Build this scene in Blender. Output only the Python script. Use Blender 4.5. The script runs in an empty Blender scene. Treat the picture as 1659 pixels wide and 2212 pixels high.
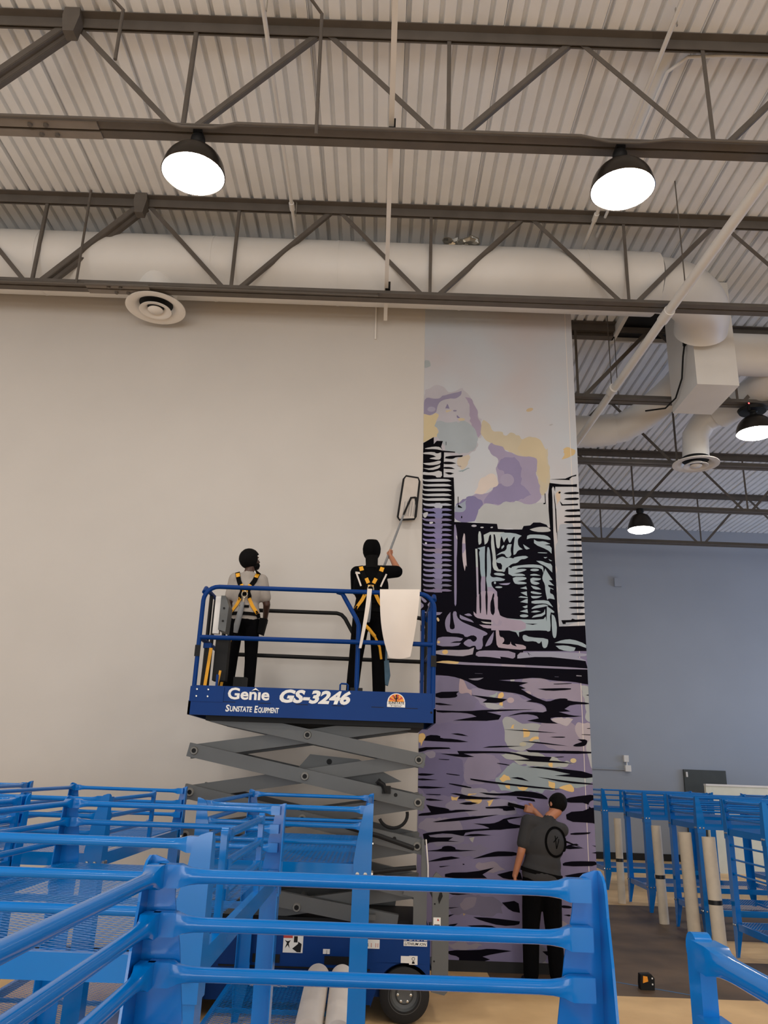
import bpy, bmesh, math, random
from mathutils import Vector, Matrix
from mathutils.bvhtree import BVHTree
PI = math.pi
S = bpy.context.scene
C = S.collection
R0 = random.Random(7)

# ------------------------------------------------------------------ camera
cam_d = bpy.data.cameras.new('camera'); cam = bpy.data.objects.new('camera', cam_d); C.objects.link(cam)
cam_d.sensor_fit = 'VERTICAL'; cam_d.sensor_height = 24.0
cam_d.lens = 1690.0 / 2212.0 * 24.0
cam_d.clip_start = 0.05; cam_d.clip_end = 200
cam.matrix_world = Matrix.Translation((0, 0, 1.9)) @ Matrix.Rotation(math.radians(90 + 18.2), 4, 'X') @ Matrix.Rotation(math.radians(2.06), 4, 'Z')
S.camera = cam
# ------------------------------------------------------------------ world, exposure
W = bpy.data.worlds.new('world'); S.world = W; W.use_nodes = True
bg = W.node_tree.nodes['Background']; bg.inputs[0].default_value = (0.97, 0.98, 1.0, 1); bg.inputs[1].default_value = 0.34
S.view_settings.view_transform = 'Standard'; S.view_settings.look = 'None'
S.view_settings.gamma = 1.0; S.view_settings.use_curve_mapping = False
S.view_settings.exposure = 1.2
LAMP_STRENGTH = 28.0
FILL_FRONT_W = 330
# daylight through the open dock door of the far bay (the opening is built in wall_right)
def area(name, loc, aim, sx, sy, power, col):
    d = bpy.data.lights.new(name, 'AREA'); d.shape = 'RECTANGLE'; d.size = sx; d.size_y = sy; d.energy = power; d.color = col
    o = bpy.data.objects.new(name, d); C.objects.link(o); o.location = loc
    o.rotation_euler = (Vector(aim) - Vector(loc)).to_track_quat('-Z', 'Y').to_euler()
    return o
area('daylight_dock', (17.6, 15.0, 2.6), (0, 15.0, 3.4), 6.0, 4.4, 190, (0.40, 0.60, 1.0))

# area light added behind the viewer to brighten the deck, low and wide
area('fill_front', (-1.0, -13.0, 1.7), (-1.0, 0.0, 8.0), 11.0, 3.0, FILL_FRONT_W, (1.0, 0.98, 0.95))

# ------------------------------------------------------------------ materials
def lin(c):
    return tuple((v / 255 / 12.92) if v / 255 <= 0.04045 else ((v / 255 + 0.055) / 1.055) ** 2.4 for v in c)
MATS = {}
def mat(name, rgb, rough=0.6, metal=0.0, var=0.08, scale=6.0, bump=0.0, emit=None, strength=0.0, coat=0.0, spec=0.5, stretch=None):
    if name in MATS: return MATS[name]
    m = bpy.data.materials.new(name); m.use_nodes = True; nt = m.node_tree; b = nt.nodes['Principled BSDF']
    col = lin(rgb)
    tc = nt.nodes.new('ShaderNodeTexCoord'); nz = nt.nodes.new('ShaderNodeTexNoise'); nz.inputs['Scale'].default_value = scale; nz.inputs['Detail'].default_value = 5
    if stretch:
        mp = nt.nodes.new('ShaderNodeMapping'); mp.inputs['Scale'].default_value = stretch
        nt.links.new(tc.outputs['Object'], mp.inputs[0]); nt.links.new(mp.outputs[0], nz.inputs['Vector'])
    else:
        nt.links.new(tc.outputs['Object'], nz.inputs['Vector'])
    rp = nt.nodes.new('ShaderNodeValToRGB')
    rp.color_ramp.elements[0].position = 0.3; rp.color_ramp.elements[1].position = 0.7
    rp.color_ramp.elements[0].color = (*[max(0, v * (1 - var)) for v in col], 1)
    rp.color_ramp.elements[1].color = (*[min(1, v * (1 + var)) for v in col], 1)
    nt.links.new(nz.outputs['Fac'], rp.inputs[0]); nt.links.new(rp.outputs[0], b.inputs['Base Color'])
    b.inputs['Roughness'].default_value = rough; b.inputs['Metallic'].default_value = metal
    b.inputs['Specular IOR Level'].default_value = spec
    if coat: b.inputs['Coat Weight'].default_value = coat; b.inputs['Coat Roughness'].default_value = 0.09
    if bump:
        bp = nt.nodes.new('ShaderNodeBump'); bp.inputs['Strength'].default_value = bump; bp.inputs['Distance'].default_value = 0.01
        nt.links.new(nz.outputs['Fac'], bp.inputs['Height']); nt.links.new(bp.outputs[0], b.inputs['Normal'])
    if emit:
        b.inputs['Emission Color'].default_value = (*emit, 1); b.inputs['Emission Strength'].default_value = strength
    MATS[name] = m
    return m
M = dict(
    wall=mat('wall_paint', (199, 194, 188), 0.75, var=0.02, scale=1.5, bump=0.02),
    backwall=mat('back_wall_paint', (160, 166, 176), 0.75, var=0.03, scale=0.8),
    deck=mat('deck_white_paint', (240, 242, 244), 0.55, var=0.04, scale=2.0),
    steel=mat('joist_grey_paint', (98, 92, 86), 0.55, var=0.10, scale=5.0, spec=0.3),
    duct=mat('duct_white_paint', (226, 224, 220), 0.5, var=0.03, scale=2.0),
    white=mat('white_enamel', (232, 228, 222), 0.35, var=0.02),
    dark=mat('black_matte', (12, 12, 13), 0.6, var=0.2, spec=0.3),
    lampmetal=mat('lamp_bronze', (62, 58, 54), 0.28, metal=0.7, var=0.1),
    glow=mat('lamp_glow', (255, 250, 240), 0.4, emit=(1.0, 0.945, 0.87), strength=LAMP_STRENGTH),
    blue=mat('rack_blue_enamel', (0, 116, 200), 0.20, var=0.05, scale=3.0, coat=0.4, spec=0.15),
    liftblue=mat('lift_blue_enamel', (1, 52, 118), 0.4, var=0.05, scale=3.0, spec=0.14),
    liftgrey=mat('lift_grey_enamel', (86, 88, 88), 0.45, var=0.08, scale=4.0),
    chrome=mat('bolt_zinc', (190, 188, 180), 0.25, metal=0.9, var=0.1),
    paper=mat('white_paper', (222, 212, 202), 0.7, var=0.02),
    tube=mat('cardboard_tube_white', (220, 204, 180), 0.65, var=0.05, scale=9),
    skin=mat('skin_tan', (176, 118, 88), 0.5, var=0.06, scale=12),
    skind=mat('skin_brown', (70, 44, 32), 0.5, var=0.06, scale=12),
    hair=mat('hair_black', (7, 6, 6), 0.8, var=0.3, scale=60, bump=0.4, spec=0.15),
    black=mat('cloth_black', (7, 7, 8), 0.95, var=0.2, scale=14, bump=0.1, spec=0.08),
    pants=mat('trouser_black', (7, 7, 9), 0.95, var=0.2, scale=10, bump=0.1, spec=0.08),
    greyshirt=mat('cloth_light_grey', (158, 150, 142), 0.85, var=0.06, scale=10, bump=0.15),
    darkshirt=mat('cloth_charcoal', (46, 46, 48), 0.85, var=0.08, scale=10, bump=0.15),
    yellow=mat('webbing_yellow', (226, 160, 22), 0.6, var=0.08, scale=30),
    webblack=mat('webbing_black', (8, 8, 9), 0.85, var=0.2, scale=30, spec=0.1),
    silver=mat('steel_ring', (170, 160, 140), 0.3, metal=0.9, var=0.1),
    greycloth=mat('lanyard_grey', (130, 132, 134), 0.6, var=0.1, scale=20),
    rubber=mat('rubber_black', (24, 24, 25), 0.75, var=0.15, scale=8),
    tapeblack=mat('tape_black', (14, 14, 15), 0.5, var=0.1),
    doordark=mat('door_dark_grey', (70, 74, 72), 0.6, var=0.05),
    cream=mat('partition_cream', (222, 222, 205), 0.7, var=0.03),
    orange=mat('tool_orange', (240, 150, 30), 0.5, var=0.05),
    red=mat('decal_red', (190, 60, 50), 0.5, var=0.05),
    green=mat('decal_green', (60, 130, 80), 0.5, var=0.05),
    bluerag=mat('rag_blue_grey', (72, 98, 116), 0.9, var=0.15, scale=20),
)
def floor_mat():
    m = bpy.data.materials.new('floor_concrete'); m.use_nodes = True; nt = m.node_tree; b = nt.nodes['Principled BSDF']; L = nt.links.new
    tc = nt.nodes.new('ShaderNodeTexCoord'); sx = nt.nodes.new('ShaderNodeSeparateXYZ'); L(tc.outputs['Object'], sx.inputs[0])
    nz = nt.nodes.new('ShaderNodeTexNoise'); nz.inputs['Scale'].default_value = 1.6; nz.inputs['Detail'].default_value = 8; L(tc.outputs['Object'], nz.inputs['Vector'])
    def ma(op, a, bb):
        n = nt.nodes.new('ShaderNodeMath'); n.operation = op
        for i, v in enumerate((a, bb)):
            if isinstance(v, (int, float)): n.inputs[i].default_value = v
            else: L(v, n.inputs[i])
        return n.outputs[0]
    x, y = sx.outputs[0], sx.outputs[1]
    # brown area with a tan gap on the slab between the partition wall and the racks
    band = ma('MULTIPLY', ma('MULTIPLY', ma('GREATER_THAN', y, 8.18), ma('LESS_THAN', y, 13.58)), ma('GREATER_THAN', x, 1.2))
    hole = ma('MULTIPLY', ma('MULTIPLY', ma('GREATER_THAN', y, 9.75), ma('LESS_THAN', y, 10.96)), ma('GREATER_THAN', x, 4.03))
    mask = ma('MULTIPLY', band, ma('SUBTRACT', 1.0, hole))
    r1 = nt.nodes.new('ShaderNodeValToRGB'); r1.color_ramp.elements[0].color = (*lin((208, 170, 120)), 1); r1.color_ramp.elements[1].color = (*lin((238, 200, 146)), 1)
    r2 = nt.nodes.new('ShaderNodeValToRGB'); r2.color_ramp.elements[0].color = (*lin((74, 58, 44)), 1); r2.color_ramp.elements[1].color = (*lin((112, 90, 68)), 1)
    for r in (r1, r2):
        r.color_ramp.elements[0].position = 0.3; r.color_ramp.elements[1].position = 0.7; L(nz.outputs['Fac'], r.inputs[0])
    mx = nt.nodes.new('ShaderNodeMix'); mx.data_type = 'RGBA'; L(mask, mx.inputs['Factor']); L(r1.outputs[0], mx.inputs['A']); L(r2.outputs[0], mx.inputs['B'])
    L(mx.outputs['Result'], b.inputs['Base Color']); b.inputs['Roughness'].default_value = 0.55
    return m
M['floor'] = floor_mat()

# ------------------------------------------------------------------ mesh builder
class MB:
    def __init__(s): s.v = []; s.f = []; s.mi = []
    def add(s, vs, fs, m=0):
        o = len(s.v); s.v += [tuple(p) for p in vs]; s.f += [tuple(i + o for i in f) for f in fs]; s.mi += [m] * len(fs); return s
    def box(s, a, b, m=0):
        (x0, y0, z0), (x1, y1, z1) = a, b
        return s.add([(x0, y0, z0), (x1, y0, z0), (x1, y1, z0), (x0, y1, z0), (x0, y0, z1), (x1, y0, z1), (x1, y1, z1), (x0, y1, z1)],
                     [(0, 3, 2, 1), (4, 5, 6, 7), (0, 1, 5, 4), (1, 2, 6, 5), (2, 3, 7, 6), (3, 0, 4, 7)], m)
    def bar(s, p, q, w, h, up=(0, 0, 1), m=0):
        p, q = Vector(p), Vector(q); d = (q - p).normalized(); up = Vector(up)
        sd = d.cross(up)
        if sd.length < 1e-4: sd = d.cross(Vector((0, 1, 0)))
        sd.normalize(); u = sd.cross(d).normalized(); sd = sd * (w / 2); u = u * (h / 2)
        vs = [c + a + b for c in (p, q) for a, b in ((-sd, -u), (sd, -u), (sd, u), (-sd, u))]
        return s.add(vs, [(3, 2, 1, 0), (4, 5, 6, 7), (0, 1, 5, 4), (1, 2, 6, 5), (2, 3, 7, 6), (3, 0, 4, 7)], m)
    def tube(s, pts, r, n=10, cap=True, m=0):
        pts = [Vector(p) for p in pts]; rs = r if isinstance(r, (list, tuple)) else [r] * len(pts)
        rings = []; ref = None
        for i, p in enumerate(pts):
            t = (pts[min(i + 1, len(pts) - 1)] - pts[max(i - 1, 0)]).normalized()
            if ref is None:
                ref = t.cross(Vector((0, 0, 1)));
                if ref.length < 1e-3: ref = t.cross(Vector((1, 0, 0)))
            ref = (ref - t * ref.dot(t)).normalized(); b = t.cross(ref)
            rings.append([p + (ref * math.cos(2 * PI * k / n) + b * math.sin(2 * PI * k / n)) * rs[i] for k in range(n)])
        vs = [v for r_ in rings for v in r_]; fs = []
        for i in range(len(pts) - 1):
            for k in range(n):
                a, b2 = i * n + k, i * n + (k + 1) % n
                fs.append((a, b2, b2 + n, a + n))
        if cap: fs.append(tuple(range(n - 1, -1, -1))); fs.append(tuple(range((len(pts) - 1) * n, len(pts) * n)))
        return s.add(vs, fs, m)
    def lathe(s, prof, c=(0, 0, 0), n=32, axis='Z', m=0, closed=False):
        vs = []; fs = []; k = len(prof); c = Vector(c)
        for i in range(n):
            a = 2 * PI * i / n
            for r, z in prof:
                p = (r * math.cos(a), r * math.sin(a), z)
                if axis == 'Y': p = (p[0], p[2], p[1])
                if axis == 'X': p = (p[2], p[0], p[1])
                vs.append(c + Vector(p))
        for i in range(n):
            j = (i + 1) % n
            for q in range(k if closed else k - 1):
                q2 = (q + 1) % k
                fs.append((i * k + q, j * k + q, j * k + q2, i * k + q2))
        return s.add(vs, fs, m)
    def prism(s, poly, a, b, plane='XZ', m=0):
        def P(u, v, w): return {'XZ': (u, w, v), 'XY': (u, v, w), 'YZ': (w, u, v)}[plane]
        n = len(poly); vs = [P(u, v, a) for u, v in poly] + [P(u, v, b) for u, v in poly]
        fs = [tuple(range(n - 1, -1, -1)), tuple(range(n, 2 * n))] + [(i, (i + 1) % n, n + (i + 1) % n, n + i) for i in range(n)]
        return s.add(vs, fs, m)
    def ell(s, c, r, n=16, k=10, rot=None, m=0):
        c = Vector(c); vs = []; fs = []
        for i in range(k + 1):
            th = PI * i / k
            for j in range(n):
                ph = 2 * PI * j / n
                p = Vector((r[0] * math.sin(th) * math.cos(ph), r[1] * math.sin(th) * math.sin(ph), r[2] * math.cos(th)))
                if rot: p = rot @ p
                vs.append(c + p)
        for i in range(k):
            for j in range(n):
                j2 = (j + 1) % n
                fs.append((i * n + j, (i + 1) * n + j, (i + 1) * n + j2, i * n + j2))
        return s.add(vs, fs, m)
    def mesh(s, name, mats, smooth=None, off=(0, 0, 0), fix=True):
        me = bpy.data.meshes.new(name); o = Vector(off)
        me.from_pydata([tuple(Vector(p) - o) for p in s.v], [], s.f)
        mats = mats if isinstance(mats, (list, tuple)) else [mats]
        for x in mats: me.materials.append(x)
        if len(mats) > 1: me.polygons.foreach_set('material_index', s.mi)
        if fix:
            bm = bmesh.new(); bm.from_mesh(me); bmesh.ops.remove_doubles(bm, verts=bm.verts, dist=1e-6); bmesh.ops.recalc_face_normals(bm, faces=bm.faces); bm.to_mesh(me); bm.free()
        if smooth:
            me.polygons.foreach_set('use_smooth', [True] * len(me.polygons))
            me.set_sharp_from_angle(angle=math.radians(smooth))
        me.update(); return me
    def build(s, name, mats, parent=None, smooth=None, origin=None, fix=True):
        off = origin if origin is not None else (ORG.get(parent.name, (0, 0, 0)) if parent else (0, 0, 0))
        o = bpy.data.objects.new(name, s.mesh(name, mats, smooth, off, fix)); C.objects.link(o)
        if parent:
            o.parent = parent; ORG[o.name] = off
        else:
            o.location = off; ORG[o.name] = off
        return o
ORG = {}
def tag(o, label=None, cat=None, group=None, kind=None):
    for k, v in (('label', label), ('category', cat), ('group', group), ('kind', kind)):
        if v: o[k] = v
    return o
def thing(name, loc, label=None, cat=None, group=None, kind=None):
    o = bpy.data.objects.new(name, None); C.objects.link(o); o.location = loc; o.empty_display_size = 0.1
    ORG[o.name] = tuple(loc); return tag(o, label, cat, group, kind)
def link_copy(o, parent=None):
    c = o.copy(); C.objects.link(c)
    if parent: c.parent = parent
    return c
def copy_tree(o, parent=None):
    c = link_copy(o, parent)
    for ch in list(o.children): copy_tree(ch, c)
    return c
def text_mesh(body, size, bold=0.0, shear=0.0, extrude=0.002, spacing=1.0):
    cu = bpy.data.curves.new('lettering', 'FONT'); cu.body = body; cu.size = size; cu.offset = bold; cu.shear = shear; cu.extrude = extrude
    cu.space_character = spacing; cu.resolution_u = 3
    o = bpy.data.objects.new('lettering', cu); C.objects.link(o)
    me = bpy.data.meshes.new_from_object(o.evaluated_get(bpy.context.evaluated_depsgraph_get()))
    bpy.data.objects.remove(o); bpy.data.curves.remove(cu)
    return me
def lettering(name, body, x0, x1, z, y, parent, m, h=None, bold=0.0, shear=0.0, spacing=1.0, slope=0.0):
    """flat print on a face that looks towards -Y, fitted between x0 and x1 with its baseline at z"""
    me = text_mesh(body, 1.0, bold, shear, 0.0, spacing)
    xs = [v.co.x for v in me.vertices]; zs = [v.co.y for v in me.vertices]; a, b = min(xs), max(xs); k = (x1 - x0) / (b - a)
    kz = k if h is None else h / max(zs)
    off = ORG.get(parent.name, (0, 0, 0))
    for v in me.vertices:
        px = x0 + (v.co.x - a) * k
        v.co = Vector((px, y, z + v.co.y * kz + slope * (px - x0))) - Vector(off)
    me.materials.clear(); me.materials.append(m); me.name = name
    o = bpy.data.objects.new(name, me); C.objects.link(o); o.parent = parent; ORG[o.name] = off
    return o
# ------------------------------------------------------------------ setting
def struct(name, mb, m, smooth=None): return tag(mb.build(name, m, None, smooth), kind='structure')
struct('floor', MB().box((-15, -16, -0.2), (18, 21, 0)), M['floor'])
WALL_Y = 8.9
wf = MB().box((-13, WALL_Y, 0), (2.27, WALL_Y + 0.35, 8.52))
wf.prism([(2.27, WALL_Y), (2.355, WALL_Y + 0.012), (2.355, WALL_Y + 0.35), (2.27, WALL_Y + 0.35)], 0, 8.52, 'XY')
wall_front = struct('wall_front', wf, M['wall'])
struct('wall_back', MB().box((-13, 20.8, 0), (18.2, 21.1, 8.6)), M['backwall'])
# right wall with an open dock door (daylight)
wr = MB().box((18, -9, 0), (18.3, 11.8, 8.6)).box((18, 18.2, 0), (18.3, 21, 8.6)).box((18, 11.8, 5.0), (18.3, 18.2, 8.6))
struct('wall_right', wr, M['backwall'])
struct('baseboard_front', MB().box((-13, WALL_Y - 0.012, 0), (2.35, WALL_Y - 0.001, 0.10)), M['rubber'])
struct('baseboard_back', MB().box((2, 20.78, 0), (18, 20.799, 0.16)), M['rubber'])
# ceiling: roof slab carrying corrugated deck sheets, one object per sheet
ceil_o = struct('ceiling', MB().box((-15, -16, 8.60), (18, 21, 8.8)), M['deck'])
PITCH = 0.1524
def deck_sheet():
    prof = []; y0, y1 = -9, 20.8
    z0, z1 = 8.515, 8.565
    for k in range(6):
        x = k * PITCH
        prof += [(x, z1), (x + 0.028, z1), (x + 0.040, z0), (x + 0.140, z0), (x + PITCH, z1)]
    prof = [p for i, p in enumerate(prof) if i == 0 or p != prof[i - 1]]
    prof[-1] = (6 * PITCH - 0.010, z1 - 0.002); prof += [(6 * PITCH - 0.006, z0 - 0.012), (6 * PITCH - 0.003, z0 - 0.012), (6 * PITCH - 0.002, z1)]
    mb = MB(); n = len(prof); ys = [-9, 3, 9, 20.8]
    vs = [(x, y, z) for y in ys for x, z in prof]
    mb.add(vs, [(j * n + i, j * n + i + 1, (j + 1) * n + i + 1, (j + 1) * n + i) for j in range(len(ys) - 1) for i in range(n - 1)])
    return mb.mesh('deck_sheet', M['deck'], fix=False)
dsm = deck_sheet()
for k in range(-13, 19):
    o = bpy.data.objects.new('deck_sheet', dsm); C.objects.link(o); o.parent = ceil_o; o.location = (k * 6 * PITCH + 0.05, 0, 0)

# ------------------------------------------------------------------ roof trusses
Z_B0, Z_B1, Z_T0, Z_T1 = 7.225, 7.315, 8.395, 8.51
def chord(name, x0, x1, Y, z0, z1, up, parent):
    """two steel angles back to back with a gap"""
    mb = MB(); t = 0.009; g = 0.014; w = 0.085
    for sg in (-1, 1):
        ya, yb = Y + sg * g, Y + sg * (g + t)
        mb.box((x0, min(ya, yb), z0), (x1, max(ya, yb), z1))
        ya, yb = Y + sg * (g + t), Y + sg * (g + w)
        zf = (z1 - t, z1) if up else (z0, z0 + t)
        mb.box((x0, min(ya, yb), zf[0]), (x1, max(ya, yb), zf[1]))
    return mb.build(name, M['steel'], parent)
def angle_bar(p, q, w, t=0.007):
    mb = MB(); p, q = Vector(p), Vector(q); d = (q - p).normalized(); n = d.cross(Vector((0, 1, 0))).normalized()
    mb.bar(p, q, t, w, up=n); mb.bar(p + Vector((0, w / 2, 0)) - n * (w / 2 + t / 2), q + Vector((0, w / 2, 0)) - n * (w / 2 + t / 2), w, t, up=n)
    return mb
PAN = 2.375; NODE0 = 0.45
def truss(Y, x0, x1, label, doubles=()):
    t = thing('roof_truss', (0, Y, Z_B0), label, 'roof truss', 'dark steel roof trusses')
    chord('top_chord', x0, x1, Y, Z_T0, Z_T1, True, t); chord('bottom_chord', x0, x1, Y, Z_B0, Z_B1, False, t)
    k0 = math.ceil((x0 - NODE0) / PAN); k1 = math.floor((x1 - NODE0) / PAN)
    for k in range(k0, k1 + 1):
        xb = NODE0 + k * PAN
        for sg in (-1, 1):
            xt = xb + sg * (PAN / 2 - 0.03)
            if not (x0 < xt < x1): continue
            w = 0.062 if (k, sg) in doubles else 0.046
            mb = angle_bar((xb + sg * 0.09, Y, Z_B1 - 0.03), (xt - sg * 0.02, Y, Z_T0 + 0.05), w)
            if (k, sg) in doubles:
                m2 = angle_bar((xb + sg * 0.16, Y + 0.05, Z_B1 - 0.03), (xt + sg * 0.05, Y + 0.05, Z_T0 + 0.05), 0.05); mb.add(m2.v, m2.f)
            mb.build('diagonal_brace', M['steel'], t)
        angle_bar((xb, Y - 0.01, Z_B1 - 0.04), (xb, Y - 0.01, Z_T0 + 0.05), 0.032, 0.006).build('vertical_strut', M['steel'], t)
    return t
TR = {2: 5.59, 3: 8.05, 4: 10.5, 5: 12.95, 6: 15.4, 7: 17.85}
TRUSS = {}
TRUSS[2] = truss(TR[2], -6.5, 8.0, 'first dark steel roof truss overhead, two dome lamps hang from it', doubles={(-2, 1)})
TRUSS[3] = truss(TR[3], -8.5, 9.0, 'dark steel roof truss just before the plain wall, with round vent below it', doubles={(-2, 1)})
TRUSS[4] = truss(TR[4], 1.5, 12.0, 'dark steel roof truss beside the white plenum box, holding the half hidden lamp')
TRUSS[5] = truss(TR[5], 1.0, 14.0, 'dark steel roof truss right behind the round vent over the right bay')
TRUSS[6] = truss(TR[6], 1.0, 16.0, 'far dark steel roof truss carrying the small bell lamp')
TRUSS[7] = truss(TR[7], 2.0, 17.9, 'farthest dark steel roof truss, right before the blue grey back wall')
# splice plates with bolts, heavy gussets
def splice(tr, x, w=0.9):
    Y = TR[tr]; p = MB()
    for ya, yb in ((Y - 0.098, Y - 0.016), (Y + 0.016, Y + 0.098)): p.box((x - w / 2, ya, Z_B0 - 0.014), (x + w / 2, yb, Z_B0 - 0.001))
    sp = p.build('splice_plate', mat('plate_grey_paint', (128, 120, 112), 0.5), TRUSS[tr])
    for dx in (-0.07, 0.07):
        for sy in (-1, 1):
            MB().lathe([(0, -0.034), (0.022, -0.034), (0.024, -0.014), (0, -0.014)], (x + dx + 0.03 * sy, Y + sy * 0.056, Z_B0), 6).build('bolt', M['steel'], sp)
splice(2, -3.15, 1.0); splice(3, -3.25, 0.75)
def gusset(tr, x):
    Y = TR[tr]
    MB().prism([(x - 0.05, Z_T0 - 0.17), (x + 0.05, Z_T0 - 0.17), (x + 0.08, Z_T0 + 0.02), (x + 0.07, Z_T1 + 0.0), (x - 0.07, Z_T1 + 0.0), (x - 0.08, Z_T0 + 0.02)], Y - 0.13, Y - 0.02).build('gusset_plate', M['steel'], TRUSS[tr])
gusset(2, NODE0 - 1.5 * PAN + 0.06); gusset(3, NODE0 - 1.5 * PAN)

# ------------------------------------------------------------------ dome lamps
def dome_lamp(x, Y, label, bell=False, sensor=False, zb=Z_B0, r=0.27):
    z = zb - 0.44
    t = thing('dome_lamp', (x, Y, z), label, 'lamp', 'dome lamps under the trusses')
    if bell:
        prof = [(0.05, 0.33), (0.10, 0.325), (0.16, 0.29), (0.21, 0.21), (0.25, 0.10), (r, 0.0), (r + 0.006, -0.004)]
    else:
        prof = [(0.04, 0.275)] + [(r * math.sin(a), 0.275 * math.cos(a)) for a in [PI / 2 * i / 9 for i in range(1, 10)]] + [(r + 0.006, -0.006)]
    inner = [(max(0.0, q - 0.008), w - 0.006) for q, w in reversed(prof)]
    MB().lathe([(x_, z + w) for x_, w in prof + inner], (x, Y, 0), 40).build('lamp_shade', M['lampmetal'], t, 35)
    zt = z + prof[0][1]
    MB().lathe([(0, zt - 0.01), (0.05, zt), (0.055, zt + 0.03), (0.03, zt + 0.05), (0, zt + 0.05)], (x, Y, 0), 20).build('lamp_neck', M['dark'], t, 40)
    hb = MB().ell((x, Y, zb - 0.075), (0.065, 0.065, 0.07), 18, 12) if not bell else MB().lathe([(0, zb - 0.1), (0.06, zb - 0.1), (0.075, zb - 0.05), (0.07, zb), (0, zb)], (x, Y, 0), 20)
    hb.box((x - 0.04, Y - 0.05, zb - 0.03), (x + 0.04, Y + 0.05, zb + 0.0)); hb.tube([(x, Y, zb - 0.02), (x, Y, zt)], 0.018)
    hb.build('mount_ball', M['dark'], t, 40)
    bulge = 0.06; n = 8; rr = r - 0.012
    cap = [(rr * math.sin(PI / 2 * i / n), z - 0.004 - bulge * (math.cos(PI / 2 * i / n))) for i in range(n + 1)]
    MB().lathe(cap, (x, Y, 0), 32).build('lamp_diffuser', M['glow'], t, 60)
    if sensor:
        MB().tube([(x - 0.12, Y - 0.12, zt + 0.02), (x - 0.12, Y - 0.12, zt + 0.14)], 0.022, 10).build('sensor', M['dark'], t)
        MB().lathe([(0, zb - 0.10), (0.19, zb - 0.10), (0.21, zb - 0.06), (0, zb - 0.04)], (x, Y + 0.02, 0), 24).build('canopy_plate', M['dark'], t, 40)
        MB().ell((x - 0.12, Y - 0.135, zt + 0.13), (0.012, 0.012, 0.012), 10, 6).build('sensor_light', mat('led_red', (255, 40, 40), emit=(1, 0.05, 0.05), strength=4), t)
    return t
dome_lamp(-1.77, TR[2], 'bright dome lamp overhead, above and left of the mural')
dome_lamp(1.98, TR[2], 'bright dome lamp overhead, above and right of the mural')
dome_lamp(5.42, TR[4], 'lit dome lamp with red indicator beside the white plenum box, cut by the picture edge', sensor=True)
dome_lamp(5.32, TR[6], 'small lit bell lamp hanging before the blue grey back wall', bell=True)
# lamps of the same rows that light the hall outside the view
k_ = 0
for Y, xs in ((TR[2], (-5.5, 5.7, 9.5)), (0.67, (-5.5, -1.77, 1.98, 5.7)), (-4.2, (-3.6, 2.0)), (TR[4], (9.2,)), (TR[6], (9.1, 13.0))):
    for x in xs:
        dome_lamp(x, Y, ['overhead dome lamp of the rows outside the view'][0])

# ------------------------------------------------------------------ pipes, bridging, conduits
def pipe(name, pts, r, label, cat='pipe', m='duct', group=None, n=12):
    mb = MB().tube(pts, r, n); o = mb.build(name, M[m], None, 40, origin=pts[0]); return tag(o, label, cat, group)
# bridging line resting on the bottom chords
br = thing('bridging_bar', (-0.05, 6.8, Z_B1), 'thin white bar running from truss to truss over the middle of the wall', 'bar')
MB().bar((-0.04, 1.0, Z_B1 + 0.03), (-0.07, 8.7, Z_B1 + 0.03), 0.045, 0.045).build('bar_rod', M['duct'], br)
for Y in (TR[2], TR[3]): MB().box((-0.08, Y - 0.06, Z_B1), (-0.02, Y + 0.05, Z_B1 + 0.10)).build('bar_clip', M['dark'], br)
def sprinkler(x, y1, label, z=8.32):
    t = thing('sprinkler_pipe', (x, y1, z), label, 'pipe', 'thin white sprinkler branch pipes')
    MB().tube([(x + 0.01, 1.0, z), (x, y1, z)], 0.022, 12).build('pipe_run', M['duct'], t, 40)
    MB().tube([(x, 7.78, z), (x, 7.9, z)], 0.032, 12).build('pipe_coupling', M['duct'], t, 40)
    MB().tube([(x, y1, z), (x, y1 + 0.06, z)], 0.028, 12).build('pipe_cap', M['duct'], t, 40)
    for y in (5.25, 7.98): MB().bar((x + 0.035, y, z - 0.03), (x + 0.035, y, 8.5), 0.006, 0.02).build('hanger', M['chrome'], t)
    return t
sprinkler(-1.245, 8.38, 'thin white sprinkler pipe left of the middle bar, ending above the diffuser')
sprinkler(2.425, 8.5, 'thin white sprinkler pipe ending above the mural, behind the right dome lamp')
mp = thing('sprinkler_main', (3.2, 8.5, 7.1), 'thick white sprinkler main sloping down past the plenum box in front of trusses', 'pipe')
MB().tube([(3.42, 4.0, 7.1), (3.24, 8.0, 7.1), (3.12, 11.7, 7.1), (3.05, 14.0, 7.1)], 0.055, 16).build('pipe_run', M['duct'], mp, 40)
MB().tube([(3.247, 7.9, 7.1), (3.238, 8.12, 7.1)], 0.066, 16).build('pipe_coupling', M['duct'], mp, 40)
MB().tube([(3.165, 9.85, 7.1), (3.160, 10.0, 7.1)], 0.068, 16).build('pipe_coupling', M['duct'], mp, 40)
for y, x in ((7.45, 3.262), (9.95, 3.162)): MB().tube([(x, y, 7.14), (x, y, 8.55)], 0.007, 6).build('hanger_rod', M['steel'], mp)
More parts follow.
